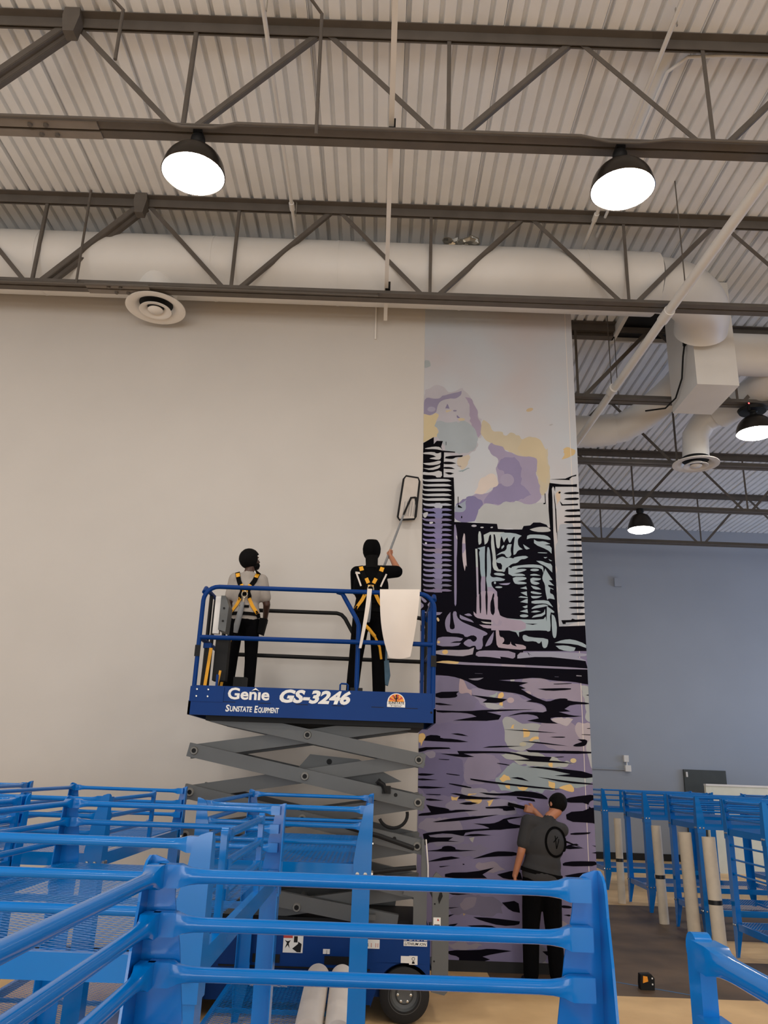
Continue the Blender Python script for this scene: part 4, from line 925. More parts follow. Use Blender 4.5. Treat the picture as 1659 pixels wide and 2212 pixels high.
w.poly('H', [(470, 770), (475, 720), (510, 680), (570, 672), (575, 690), (535, 720), (520, 760)], (150, 126, 90), 1)
w.poly('H', [(350, 600), (600, 600), (800, 640), (800, 790), (560, 780), (350, 760)], (92, 85, 104), 2); w.poly('H', [(430, 660), (580, 610), (600, 680), (480, 760)], (108, 98, 110), 2)
w.poly('H', [(160, 80), (480, 70), (470, 170), (180, 190)], (112, 105, 122), 2); w.poly('H', [(420, 160), (700, 200), (600, 280), (450, 280)], (106, 98, 118), 2)
w.poly('H', [(560, 330), (720, 300), (820, 380), (740, 420), (580, 400)], (126, 114, 124), 2); w.poly('H', [(530, 110), (578, 115), (565, 155), (540, 140)], (146, 142, 136), 1)
w.poly('H', [(1300, 830), (1370, 840), (1390, 900), (1300, 895)], (130, 116, 120), 2); w.poly('H', [(440, 1215), (610, 1205), (600, 1240), (460, 1265)], (132, 120, 100), 1); w.poly('H', [(350, 1010), (640, 1020), (560, 1070), (350, 1070)], (120, 112, 120), 2)
w.poly('H', [(1060, 1180), (1180, 1180), (1205, 1210), (1060, 1240)], (122, 118, 118), 2); w.poly('H', [(1080, 1040), (1180, 1040), (1190, 1180), (1070, 1180)], (96, 92, 100), 1)
wo, y_ = w.build('print_wash', WALL_Y - 0.0042, 0.00003, 0.010)
# ---- black woodcut ink and the light shapes cut out of it
k = Layer()
k.poly('B', [(250, 1400), (450, 1300), (450, 1420), (500, 1365), (605, 1368), (575, 1465), (600, 1530), (815, 1550), (812, 1565), (625, 1560), (615, 1985), (790, 1990), (800, 2260), (235, 2260)], K, 0)
for pts in ([(300, 1490), (460, 1460), (560, 1470), (600, 1530), (480, 1505), (300, 1505)], [(250, 1565), (450, 1550), (500, 1585), (575, 1560), (575, 1670), (520, 1690), (380, 1670), (380, 1660), (490, 1635), (420, 1600), (250, 1588)], [(265, 1745), (420, 1735), (560, 1695), (575, 1730), (540, 1765), (400, 1785), (300, 1770)], [(265, 1830), (400, 1835), (560, 1775), (555, 1830), (400, 1870)], [(250, 1890), (400, 1910), (580, 1860), (595, 1985), (485, 1990), (480, 1955), (270, 1945), (250, 1930)]):
    k.poly('B', pts, (160, 157, 156))
for pts in ([(610, 1720), (740, 1720), (835, 1748), (740, 1765), (610, 1760)], [(610, 1810), (740, 1810), (810, 1845), (610, 1842)], [(635, 1905), (720, 1898), (795, 1920), (720, 1948)], [(640, 1660), (700, 1672), (780, 1672), (830, 1640), (938, 1640), (945, 1610), (660, 1625)], [(655, 1375), (664, 1375), (664, 1445), (657, 1445)], [(400, 1640), (410, 1640), (410, 1645)]):
    k.poly('B', pts, K)
# left tower: bar, stripes and teeth
k.poly('D', [(85, 60), (330, 75), (330, 100), (630, 95), (645, 400), (640, 2330), (40, 2330), (60, 1300), (85, 270)], K, 0)
LG = (158, 158, 160)
for y, x1 in ((142, 590), (225, 598), (305, 600), (390, 595), (468, 600)):
    k.poly('D', [(95, y - 30), (140, y - 12), (300, y - 22), (520, y - 24), (x1, y + 8), (560, y + 20), (300, y + 24), (160, y + 20), (95, y - 2)], LG)
k.poly('D', [(85, 20), (100, 60), (110, 300), (95, 270), (88, 200)], LG)
rr = random.Random(11)
def tone(y): return (150, 150, 154) if y < 560 else ((104, 96, 131) if y < 1250 else ((112, 104, 128) if y < 1750 else (100, 92, 116)))
y = 540; segs = []
for i in range(21):
    c = tone(y); c2 = tuple(min(255, int(v * (0.96 + 0.08 * rr.random()))) for v in c)
    k.poly('D', [(100 + rr.uniform(-8, 20), y - 14), (170, y + 4), (300, y - 4), (420, y - 2), (520, y - 8), (604, y + 22), (560, y + 38), (430, y + 34), (340, y + 50), (180, y + 44), (110, y + 20)], c2)
    if i % 1 == 0: k.poly('D', [(290 + rr.uniform(-20, 10), y - 10), (430 + rr.uniform(-15, 20), y - 14), (440, y + 88), (310, y + 84)], c2)
    y += 86
k.poly('D', [(210, 860), (245, 848), (285, 852), (270, 880), (225, 885)], (170, 168, 170)); k.ell('D', (158, 1215), 18, 18, (170, 165, 172)); k.poly('D', [(110, 700), (190, 680), (195, 715), (150, 790), (110, 760)], (158, 156, 158))
# central block of buildings
k.poly('D', [(610, 850), (1370, 885), (1385, 970), (1620, 985), (1620, 2400), (640, 2400)], NV, 0)
k.poly('E', [(0, 325), (350, 325), (375, 270), (480, 260), (530, 215), (640, 215), (740, 250), (765, 290), (800, 300), (785, -10), (838, -10), (850, 400), (880, 900), (915, 1600), (940, 1870), (1355, 1855), (1380, 2260), (-200, 2260), (-200, 500)], NV, 0)
k.poly('F', [(20, 0), (700, 0), (1659, 380), (1659, 1240), (20, 1240)], NV, 0)
k.poly('D', [(636, 905), (660, 895), (682, 1000), (695, 1150), (690, 1350), (680, 1500), (682, 2240), (660, 2290), (640, 2240), (640, 1500)], (112, 104, 130))
k.poly('D', [(670, 1080), (690, 1090), (693, 1150), (680, 1140)], (170, 165, 168))
k.poly('D', [(805, 1045), (825, 1060), (830, 1220), (855, 1620), (840, 1580), (820, 1690), (790, 1560), (775, 1400), (778, 1150)], (160, 146, 150)); k.poly('D', [(777, 1220), (832, 1220), (836, 1310), (790, 1390), (776, 1380)], (124, 114, 136), 0)
k.ell('D', (978, 918), 45, 19, (146, 142, 150)); k.ell('D', (1115, 945), 30, 12, (156, 154, 156)); k.ell('D', (1280, 945), 22, 11, (156, 154, 156), -0.2)
LT = (150, 156, 155); TE = (134, 145, 150)
k.poly('D', [(1050, 1015), (1095, 1012), (1110, 1200), (1080, 1240), (1050, 1235)], LT)
k.poly('D', [(1135, 1018), (1600, 1030), (1600, 1200), (1550, 1110), (1515, 1150), (1490, 1200), (1450, 1085), (1425, 1150), (1420, 1280), (1390, 1310), (1360, 1280), (1340, 1070), (1310, 1060), (1320, 1200), (1345, 1400), (1370, 1660), (1480, 1665), (1500, 1700), (1330, 1690), (1290, 1600), (1300, 1450), (1265, 1250), (1275, 1070), (1240, 1070), (1215, 1200), (1160, 1240)], LT)
k.poly('D', [(1000, 1310), (1035, 1310), (1050, 1700), (1060, 2300), (1030, 2300), (1015, 1700)], (140, 130, 146)); k.poly('D', [(1000, 1310), (1035, 1310), (1046, 1620), (1012, 1620)], LT, 0)
k.poly('D', [(1035, 1300), (1165, 1265), (1160, 1600), (1170, 1780), (1170, 2280), (1105, 2280), (1090, 1900), (1110, 1830), (1085, 1700), (1080, 1500), (1060, 1370), (1085, 1330)], (124, 138, 146))
k.poly('D', [(1104, 1780), (1170, 1780), (1170, 2280), (1105, 2280), (1092, 1900)], (128, 117, 136), 0)
k.poly('D', [(1195, 1285), (1240, 1280), (1265, 1500), (1270, 1700), (1250, 1760), (1290, 1800), (1390, 1790), (1510, 1830), (1480, 1860), (1290, 1860), (1270, 1900), (1290, 1960), (1370, 2040), (1385, 2300), (1215, 2300), (1205, 1960), (1180, 1820), (1200, 1760)], (128, 140, 148))
k.poly('D', [(1207, 1960), (1290, 1962), (1370, 2040), (1385, 2300), (1215, 2300)], (128, 117, 136), 0); k.poly('D', [(1275, 2040), (1300, 2060), (1295, 2300), (1270, 2300), (1250, 2200)], NV)
k.ell('D', (1410, 1745), 95, 24, TE, 0.1); k.ell('D', (1335, 1890), 18, 22, TE); k.poly('D', [(1400, 1905), (1600, 1890), (1560, 1930), (1450, 1925)], (128, 122, 146)); k.ell('D', (1400, 1965), 60, 16, TE)
for pts in ([(0, 375), (220, 380), (345, 425), (300, 460), (280, 500), (290, 590), (360, 640), (280, 660), (250, 720), (215, 730), (210, 650), (235, 440), (205, 450), (165, 540), (140, 530), (115, 440), (90, 450), (60, 530), (20, 420), (0, 460)], [(435, 408), (600, 405), (740, 420), (805, 470), (800, 495), (640, 470), (500, 460), (425, 480)], [(540, 485), (600, 520), (700, 510), (800, 555), (700, 570), (820, 590), (820, 710), (760, 650), (540, 560)], [(365, 560), (475, 630), (405, 650)], [(600, 688), (750, 693), (750, 707), (600, 700)], [(690, 765), (755, 765), (720, 790)], [(770, 795), (830, 825), (800, 832)], [(575, 825), (660, 825), (740, 860), (830, 875), (830, 1010), (740, 920), (640, 870)], [(-60, 740), (0, 690), (100, 660), (110, 560), (185, 560), (165, 650), (185, 745), (110, 780), (60, 700)], [(-60, 800), (0, 765), (50, 755), (100, 785), (150, 770), (215, 790), (225, 765), (400, 740), (450, 765), (400, 795), (330, 800), (270, 860), (190, 870), (130, 920), (90, 940), (75, 1005), (25, 995), (35, 865), (-60, 855)], [(130, 920), (180, 945), (190, 915), (350, 890), (500, 880), (620, 890), (690, 910), (690, 1020), (660, 940), (500, 930), (300, 930), (250, 960), (380, 950), (425, 965), (380, 990), (215, 1030), (340, 1025), (400, 1050), (395, 1065), (135, 1070)], [(200, 1080), (410, 1080), (425, 1120), (270, 1150), (420, 1165), (420, 1195), (250, 1200), (210, 1150)], [(480, 1040), (560, 1028), (645, 1060), (480, 1062)], [(480, 1085), (650, 1105), (640, 1130), (520, 1145), (620, 1170), (630, 1190), (560, 1210), (485, 1180)], [(490, 1220), (600, 1240), (655, 1280), (540, 1280)], [(490, 1300), (665, 1340), (640, 1360), (490, 1345)], [(490, 1385), (670, 1385), (600, 1420), (510, 1425)], [(500, 1455), (760, 1450), (800, 1500), (845, 1565), (780, 1530), (720, 1500), (500, 1510)], [(510, 1570), (580, 1530), (720, 1515), (770, 1540), (640, 1570), (500, 1590)], [(490, 1640), (560, 1610), (650, 1630), (560, 1650)], [(505, 1730), (540, 1690), (690, 1660), (715, 1590), (720, 1700)], [(720, 945), (750, 1000), (835, 1130), (775, 1135), (860, 1220), (765, 1205), (770, 1240), (850, 1270), (850, 1285), (800, 1262), (790, 1340), (850, 1360), (870, 1440), (780, 1420), (750, 1445), (720, 1300), (715, 1200), (670, 1120), (680, 1050)], [(745, 1545), (865, 1630), (860, 1655), (790, 1640), (810, 1930), (765, 1955), (730, 1930), (300, 1935), (300, 2040), (240, 1935), (-140, 1930), (-140, 1760), (0, 1700), (150, 1750), (680, 1765), (725, 1710), (740, 1790)], [(820, 1675), (870, 1700), (905, 1850), (900, 2000), (880, 2060), (840, 2040), (825, 1900)], [(360, 2010), (400, 2000), (470, 2040), (760, 2060), (770, 2120), (740, 2212), (680, 2212), (660, 2100), (620, 2150), (560, 2100), (400, 2110), (360, 2070)], [(865, 2130), (1000, 2080), (1150, 2070), (1370, 2150), (1370, 2212), (1200, 2150)]):
    k.poly('E', pts, TE)
k.poly('E', [(-140, 1930), (-140, 1760), (0, 1700), (150, 1750), (240, 1765), (280, 1850), (240, 1935)], (134, 122, 138), 0)
k.poly('E', [(470, 325), (560, 295), (650, 282), (760, 288), (805, 330), (800, 360), (640, 370), (520, 350)], (150, 149, 148))
for pts in ([(320, 1260), (415, 1230), (430, 1280)], [(325, 1330), (425, 1310), (430, 1385)], [(290, 1405), (330, 1385), (440, 1400), (440, 1420)], [(320, 1480), (400, 1440), (440, 1430), (440, 1500)], [(355, 1555), (435, 1530), (435, 1570), (400, 1580)], [(315, 1630), (435, 1590), (445, 1655)]):
    k.poly('E', pts, TE, 0)
k.ell('E', (382, 1700), 68, 24, TE); k.ell('E', (550, 970), 70, 20, TE)
k.poly('E', [(370, 1815), (480, 1825), (600, 1825), (520, 1845)], NV, 0); k.poly('E', [(20, 600), (60, 570), (70, 600), (25, 640)], TE)
# right tower
k.poly('C', [(1000, 1450), (1200, 1475), (1385, 1480), (1470, 1470), (1470, 1520), (1385, 1515), (1100, 1515), (1095, 1600), (1080, 1530), (1060, 1510), (1040, 1550), (1050, 1700), (1062, 2230), (1012, 2230), (985, 1900), (980, 1650)], K, 0)
k.poly('C', [(1080, 1600), (1090, 1700), (1110, 1850), (1128, 2300), (1115, 2300), (1095, 1850), (1078, 1700)], K)
k.poly('C', [(1010, 1388), (1270, 1378), (1370, 1335), (1458, 1308), (1458, 1332), (1390, 1345), (1340, 1385), (1350, 1402), (1200, 1396)], K, 0)
k.ell('C', (1172, 1615), 20, 16, K, -0.4); k.poly('C', [(1178, 1760), (1225, 1815), (1488, 1803), (1488, 1832), (1205, 1837)], K, 0); k.poly('C', [(920, 1630), (932, 1630), (938, 1800), (925, 1812), (898, 1812), (898, 1795), (925, 1790)], K, 0)
for y, x in ((1622, 1240), (1720, 1245), (1920, 1258), (2015, 1250), (2115, 1245)): k.poly('C', [(x, y + 8), (x + 50, y - 12), (1500, y - 22), (1500, y + 20), (x + 70, y + 22)], K, 1)
k.poly('E', [(880, -10), (892, -10), (915, 480), (918, 520), (905, 400)], K, 0)
for y, x in ((20, 1030), (110, 1020), (205, 1015), (300, 1045), (395, 1050), (488, 1060), (583, 1045), (678, 1055), (775, 1100), (875, 1085), (968, 1110), (1060, 1090), (1165, 1065), (1270, 1090), (1365, 1105), (1470, 1090), (1570, 1088), (1670, 1120)):
    k.poly('E', [(x, y + 2), (x + 45, y - 14), (1360, y - 19), (1360, y + 18), (x + 60, y + 18)], K, 1)
k.poly('E', [(975, 1770), (1130, 1765), (1150, 1745), (1200, 1760), (1360, 1752), (1360, 1788), (1150, 1800), (1045, 1805), (1045, 1830), (1000, 1830)], K, 0)
k.poly('D', [(700, 420), (712, 420), (712, 560), (775, 603), (770, 614), (703, 602)], K, 0); k.ell('D', (767, 770), 10, 20, K)
# quay shapes
LI = (124, 114, 134)
for pts in ([(440, 450), (470, 370), (525, 305), (525, 430), (510, 560), (560, 580), (600, 550), (570, 430), (560, 300), (620, 290), (625, 380), (690, 450), (800, 500), (950, 560), (1100, 625), (1100, 660), (1020, 685), (1035, 870), (930, 900), (920, 830), (870, 830), (820, 855), (730, 810), (735, 770), (825, 715), (880, 775), (930, 750), (940, 695), (870, 660), (760, 705), (720, 640), (480, 630), (445, 540)], [(670, 345), (740, 380), (860, 430), (890, 470), (780, 440), (670, 410)], [(740, 345), (820, 320), (865, 365), (800, 370)], [(1065, 830), (1120, 720), (1200, 610), (1195, 700), (1165, 810), (1075, 845)], [(340, 690), (600, 690), (720, 715), (690, 760), (600, 760), (520, 785), (690, 785), (640, 840), (320, 840), (310, 760)], [(60, 60), (110, 90), (165, 140), (130, 165), (80, 120)], [(55, 150), (125, 205), (60, 260)], [(160, 200), (200, 150), (215, 240)], [(100, 300), (400, 310), (350, 360), (180, 340)], [(45, 600), (110, 620), (140, 720), (45, 780)]):
    k.poly('F', pts, (113, 105, 128))
k.poly('F', [(885, 295), (930, 340), (935, -20), (1262, -20), (1265, 340), (1400, 410), (1700, 445), (1700, 600), (1340, 580), (1230, 560), (1060, 560), (970, 500), (1180, 515), (1310, 525), (1335, 450), (1280, 420), (1265, 500), (1230, 490), (1200, 430), (960, 410), (890, 360)], (140, 126, 140))
for pts in ([(972, -20), (1002, -20), (1007, 320), (980, 325)], [(1066, -20), (1108, -20), (1100, 350), (1080, 345)], [(1160, 110), (1200, 90), (1222, 300), (1190, 358), (1150, 320), (1145, 180)], [(1190, 10), (1210, 20), (1205, 90), (1165, 110)]): k.poly('F', pts, NV)
k.poly('F', [(1000, 450), (1090, 460), (1190, 470), (1180, 490), (1050, 485)], (148, 144, 144)); k.poly('F', [(1230, 570), (1280, 580), (1290, 690), (1350, 700), (1370, 750), (1330, 800), (1450, 820), (1462, 765), (1474, 815), (1560, 845), (1530, 800), (1700, 825), (1700, 900), (1340, 870), (1250, 850), (1235, 700)], (146, 130, 138))
k.poly('F', [(285, 890), (780, 900), (895, 855), (865, 1000), (285, 975)], (140, 131, 140)); k.poly('F', [(930, 915), (1100, 900), (1540, 915), (1530, 1040), (1400, 1010), (1300, 1000), (1310, 1030), (1100, 1000), (915, 1000)], (124, 114, 132)); k.poly('F', [(1580, 940), (1700, 930), (1700, 1060), (1650, 1090), (1560, 1060)], (130, 120, 134))
k.poly('F', [(400, 910), (440, 890), (485, 900), (490, 950), (430, 970), (395, 940)], (196, 160, 100), 2); k.poly('F', [(315, 770), (345, 745), (370, 780), (335, 800)], (196, 160, 100), 2); k.poly('F', [(305, 400), (335, 385), (360, 440), (330, 460)], (186, 158, 120), 2); k.poly('F', [(60, 440), (130, 450), (130, 560), (70, 540)], (170, 150, 130), 2)
k.poly('I', [(905, 1110), (1100, 1095), (1480, 1110), (1480, 1135), (1400, 1140), (1480, 1175), (1390, 1175), (1110, 1135), (1100, 1170), (1000, 1165), (940, 1175), (905, 1175)], (130, 128, 142)); k.poly('I', [(1220, 1050), (1300, 1045), (1385, 1065), (1370, 1100), (1260, 1085)], TE); k.poly('I', [(985, 1100), (1030, 1135), (1000, 1115), (1010, 1140)], NV, 0)
# water bands and streaks
k.poly('G', [(85, 50), (240, 55), (560, 78), (900, 95), (1150, 70), (1440, 100), (1545, 115), (1552, 310), (1530, 310), (1400, 285), (1250, 280), (1100, 250), (960, 265), (780, 275), (1030, 295), (950, 320), (1010, 345), (970, 350), (1050, 400), (1140, 440), (1200, 460), (1280, 430), (1365, 430), (1365, 450), (1560, 468), (1560, 480), (1400, 480), (1340, 520), (1390, 540), (1290, 545), (1400, 575), (1490, 580), (1400, 590), (1220, 590), (1225, 620), (1285, 645), (1150, 640), (1020, 620), (1120, 600), (1100, 575), (1000, 560), (855, 580), (960, 550), (1050, 545), (1190, 550), (1180, 500), (1130, 470), (1010, 455), (1060, 440), (960, 390), (800, 370), (620, 350), (560, 310), (480, 270), (380, 240), (250, 230), (85, 230)], NV)
k.poly('G', [(235, 122), (320, 105), (440, 120), (800, 135), (1550, 172), (1550, 188), (800, 155), (400, 140)], (122, 114, 132)); k.poly('G', [(235, 122), (320, 105), (440, 118), (430, 138), (340, 132)], (190, 160, 108)); k.poly('G', [(800, 137), (1000, 147), (1010, 162), (805, 155)], (140, 128, 138), 0)
k.poly('G', [(520, 262), (650, 253), (610, 276), (560, 276)], (108, 104, 116)); k.poly('G', [(1440, 232), (1485, 235), (1485, 242), (1440, 240)], (126, 122, 130), 0); k.poly('G', [(575, 215), (640, 218), (640, 221), (575, 218)], (60, 56, 72), 0); k.poly('G', [(1255, 243), (1290, 245), (1290, 249), (1255, 247)], (60, 56, 72), 0); k.poly('G', [(875, 270), (915, 268), (912, 284), (880, 284)], (150, 146, 148), 0)
G_ = [[(240, 375), (440, 370), (415, 390), (430, 410), (400, 425), (240, 428)], [(85, 275), (150, 280), (85, 300)], [(540, 400), (680, 415), (850, 437), (790, 470), (640, 465), (680, 440)], [(240, 462), (390, 487), (240, 487)], [(240, 530), (500, 540), (680, 525), (1090, 522), (680, 545), (800, 575), (770, 622), (390, 618), (590, 585), (540, 560), (420, 548), (260, 552)], [(370, 730), (450, 727), (520, 752), (440, 745)], [(140, 785), (170, 740), (280, 745), (280, 770), (400, 775), (520, 800), (420, 805), (140, 790)], [(85, 845), (350, 845), (370, 860), (180, 865), (140, 880), (85, 890)], [(640, 850), (720, 834), (980, 835), (800, 848)], [(280, 900), (440, 905), (425, 878), (800, 880), (900, 890), (1000, 915), (1230, 930), (1210, 960), (1300, 965), (1420, 985), (1200, 975), (870, 955), (1040, 950), (930, 910), (800, 895), (480, 900), (570, 928), (450, 932)], [(1008, 865), (1060, 872), (1590, 880), (1590, 905), (1040, 893)], [(970, 795), (1120, 800), (1370, 836), (1200, 823)], [(815, 694), (1060, 703), (1280, 724), (1080, 716)], [(1110, 347), (1395, 340), (1395, 356), (1200, 367)], [(1245, 304), (1400, 299), (1400, 306), (1250, 310)], [(1520, 400), (1560, 395), (1560, 410)], [(1415, 825), (1490, 800), (1450, 778), (1535, 780), (1530, 820), (1500, 840), (1415, 840)], [(1530, 683), (1580, 683), (1580, 689), (1530, 688)], [(1485, 735), (1580, 738), (1580, 744), (1485, 740)], [(1215, 757), (1345, 755), (1345, 765), (1250, 764)], [(765, 978), (870, 994), (870, 1003), (765, 986)], [(1255, 928), (1335, 924), (1335, 931), (1255, 933)], [(1020, 1015), (1150, 1010), (1605, 1065), (1605, 1117), (1255, 1088), (1390, 1075), (1200, 1035)], [(1105, 1098), (1400, 1138), (1605, 1157), (1605, 1167), (1350, 1152)], [(535, 1112), (800, 1148), (1310, 1204), (1200, 1207), (700, 1152), (540, 1127)], [(880, 1105), (960, 1099), (1035, 1136), (960, 1122)], [(355, 1150), (545, 1184), (545, 1199), (355, 1162)], [(85, 1065), (235, 1075), (180, 1089), (85, 1087)], [(85, 1108), (260, 1124), (85, 1130)], [(85, 1174), (330, 1188), (200, 1200), (85, 1194)], [(330, 1068), (448, 1082), (446, 1090), (335, 1076)], [(160, 1243), (285, 1248), (280, 1256), (160, 1250)], [(265, 945), (360, 950), (350, 957), (270, 950)], [(610, 1230), (740, 1240), (850, 1238), (950, 1213), (1130, 1235), (1200, 1280), (1190, 1292), (900, 1257), (700, 1257)], [(365, 1240), (430, 1238), (540, 1265), (800, 1280), (700, 1292), (430, 1287), (450, 1260)], [(160, 1278), (310, 1300), (160, 1303)], [(95, 1412), (200, 1400), (160, 1335), (220, 1350), (350, 1368), (360, 1390), (430, 1376), (605, 1385), (420, 1400), (95, 1437)], [(440, 1325), (520, 1310), (605, 1322), (520, 1340)], [(665, 1356), (900, 1342), (920, 1382), (820, 1392), (810, 1365), (670, 1370)], [(215, 1482), (400, 1448), (780, 1420), (560, 1462), (260, 1487)], [(560, 1495), (680, 1500), (760, 1490), (840, 1445), (1010, 1435), (850, 1465), (870, 1495), (1010, 1520), (720, 1560), (680, 1520)], [(1340, 1290), (1400, 1270), (1612, 1245), (1612, 1290), (1545, 1310), (1550, 1365), (1620, 1360), (1620, 1500), (1560, 1490), (1360, 1480), (1350, 1400), (1545, 1385), (1548, 1320), (1340, 1318)], [(930, 1270), (1080, 1285), (1090, 1310), (940, 1290)]]
for pts in G_: k.poly('G', pts, NV)
H_ = [[(130, 80), (280, 60), (480, 50), (970, 20), (970, 32), (800, 45), (500, 65), (480, 100), (560, 80), (720, 95), (500, 108), (340, 75), (180, 95), (200, 115), (390, 113), (350, 140), (440, 150), (200, 150), (150, 182), (135, 100)], [(150, 230), (290, 215), (300, 190), (360, 183), (410, 200), (410, 220), (590, 225), (400, 237)], [(555, 297), (720, 240), (790, 230), (940, 240), (940, 272), (720, 276)], [(160, 322), (350, 270), (450, 290), (300, 312)], [(270, 360), (365, 354), (280, 370)], [(470, 338), (488, 340), (486, 348), (472, 347)], [(320, 415), (560, 410), (740, 370), (640, 430), (680, 462), (320, 462)], [(765, 430), (900, 395), (960, 400), (980, 475), (830, 470)], [(345, 588), (540, 595), (400, 607)], [(805, 670), (945, 650), (960, 757), (880, 742)], [(345, 711), (445, 709), (350, 722)], [(345, 775), (400, 768), (345, 797)], [(560, 792), (720, 800), (960, 830), (950, 862), (800, 870), (620, 820)], [(345, 858), (430, 847), (400, 872), (345, 872)], [(510, 865), (700, 860), (770, 888), (600, 892)], [(345, 1075), (600, 1075), (700, 1060), (890, 1082), (720, 1110), (640, 1130), (705, 1155), (600, 1185), (430, 1200), (345, 1190), (345, 1165), (440, 1170), (440, 1130), (345, 1110)], [(1390, 75), (1565, 70), (1545, 87), (1390, 94)], [(1345, 185), (1440, 164), (1462, 180), (1400, 186), (1500, 206), (1345, 217)], [(1320, 330), (1420, 315), (1655, 320), (1655, 357), (1330, 362)], [(1340, 440), (1500, 410), (1640, 412), (1400, 472)], [(1570, 180), (1650, 190), (1650, 200)], [(1570, 245), (1650, 238), (1650, 255)], [(1150, 1085), (1330, 1080), (1330, 1140), (1200, 1130)], [(1310, 690), (1400, 700), (1400, 720), (1310, 715)], [(1330, 775), (1390, 770), (1390, 790)]]
for pts in H_: k.poly('H', pts, NV)
k.poly('H', [(300, 1295), (720, 1245), (920, 1205), (1330, 1205), (1660, 1260), (1660, 1400), (300, 1400)], K, 0)
ko, y2 = k.build('print_ink', y_ - 0.0002, 0.000004)
MB().box((2.268, WALL_Y - 0.0062, 0.05), (2.274, WALL_Y - 0.0040, 7.72)).build('crease_glint', M['paper'], mural)  # pale strip, paints in the glint along the crease
# ------------------------------------------------------------------ people
def hull_caps(segs, voxel, name, m, parent, smooth_it=6, cut=None):
    """one closed surface from tapered capsules ('c', p, r, q, s) and ellipsoids ('e', centre, radii, rotation)"""
    bm = bmesh.new()
    def sph(c, r, sub=2, mx=None):
        n0 = len(bm.verts)
        g = bmesh.ops.create_icosphere(bm, subdivisions=sub, radius=1.0)
        for v in g['verts']:
            p = Vector((v.co.x * r[0], v.co.y * r[1], v.co.z * r[2]))
            v.co = Vector(c) + ((mx @ p) if mx else p)
        return g['verts']
    for s in segs:
        if s[0] == 'e':
            sph(s[1], s[2], 3, s[3] if len(s) > 3 else None)
        else:
            _, p, r, q, s2 = s
            b2 = bmesh.new()
            for c, rad in ((p, r), (q, s2)):
                g = bmesh.ops.create_icosphere(b2, subdivisions=2, radius=rad)
                for v in g['verts']: v.co += Vector(c)
            h = bmesh.ops.convex_hull(b2, input=b2.verts)
            bmesh.ops.delete(b2, geom=list({g for g in h['geom_interior'] + h['geom_unused'] if isinstance(g, bmesh.types.BMVert)}), context='VERTS')
            me = bpy.data.meshes.new('tmp'); b2.to_mesh(me); b2.free(); bm.from_mesh(me); bpy.data.meshes.remove(me)
    me = bpy.data.meshes.new(name); bm.to_mesh(me); bm.free()
    o = bpy.data.objects.new(name + '_tmp', me); C.objects.link(o)
    rm = o.modifiers.new('r', 'REMESH'); rm.mode = 'VOXEL'; rm.voxel_size = voxel
    if smooth_it:
        sm = o.modifiers.new('s', 'SMOOTH'); sm.factor = 0.5; sm.iterations = smooth_it
    out = bpy.data.meshes.new_from_object(o.evaluated_get(bpy.context.evaluated_depsgraph_get()))
    bpy.data.objects.remove(o); bpy.data.meshes.remove(me)
    out.name = name; out.materials.clear(); out.materials.append(m)
    out.polygons.foreach_set('use_smooth', [True] * len(out.polygons))
    return out
def place(me, name, parent, kind=None):
    o = bpy.data.objects.new(name, me); C.objects.link(o); o.parent = parent; ORG[o.name] = ORG[parent.name]
    return o
def hand(wr, d, side, palm_n, curl, k=1.0):
    """palm, four fingers of different length and a thumb; d = pointing direction, side = towards the thumb, curl in radians per joint"""
    d = Vector(d).normalized(); side = Vector(side); side = (side - d * side.dot(d)).normalized(); nrm = d.cross(side).normalized() * palm_n
    wr = Vector(wr); out = []
    pc = wr + d * 0.045 * k
    for off in (-0.024, -0.008, 0.008, 0.024):
        out.append(('c', wr + side * off * 0.6 * k, 0.017 * k, wr + d * 0.085 * k + side * off * 1.15 * k, 0.0135 * k))
    for off, L in ((0.028, 0.068), (0.010, 0.078), (-0.009, 0.073), (-0.027, 0.058)):
        p = wr + d * 0.086 * k + side * off * 1.15 * k; dd = d; rad = 0.0098 * k
        for j, fr in enumerate((0.45, 0.32, 0.25)):
            dd = (dd * math.cos(curl) + nrm * math.sin(curl)).normalized()
            q = p + dd * L * fr * k; out.append(('c', p, rad, q, rad * 0.92)); p = q; rad *= 0.92
    t0 = wr + d * 0.028 * k + side * 0.026 * k; t1 = t0 + (d * 0.6 + side * 0.75 + nrm * 0.35).normalized() * 0.042 * k; t2 = t1 + (d * 0.85 + side * 0.1 + nrm * 0.6).normalized() * 0.032 * k
    out += [('c', t0, 0.0145 * k, t1, 0.0115 * k), ('c', t1, 0.0112 * k, t2, 0.0095 * k)]
    return out
def head_parts(c, rot, k=1.0, beard=False):
    """skull, jaw, nose, brow, lips, ears around centre c; rot turns +Y (face) and +Z (up)"""
    def P(x, y, z): return Vector(c) + rot @ (Vector((x, y, z)) * k)
    e = lambda x, y, z, rx, ry, rz: ('e', P(x, y, z), (rx * k, ry * k, rz * k), rot)
    return [e(0, -0.008, 0.022, 0.075, 0.095, 0.092), e(0, 0.018, -0.045, 0.060, 0.072, 0.072), e(0, 0.055, -0.085, 0.036, 0.036, 0.026),
            e(0, 0.083, -0.012, 0.013, 0.020, 0.026), e(0, 0.096, -0.024, 0.016, 0.014, 0.012), e(0, 0.078, 0.028, 0.052, 0.016, 0.012),
            e(0, 0.082, -0.058, 0.024, 0.012, 0.007), e(0, 0.080, -0.068, 0.022, 0.012, 0.007),
            e(-0.077, -0.004, -0.010, 0.010, 0.020, 0.032), e(0.077, -0.004, -0.010, 0.010, 0.020, 0.032)]
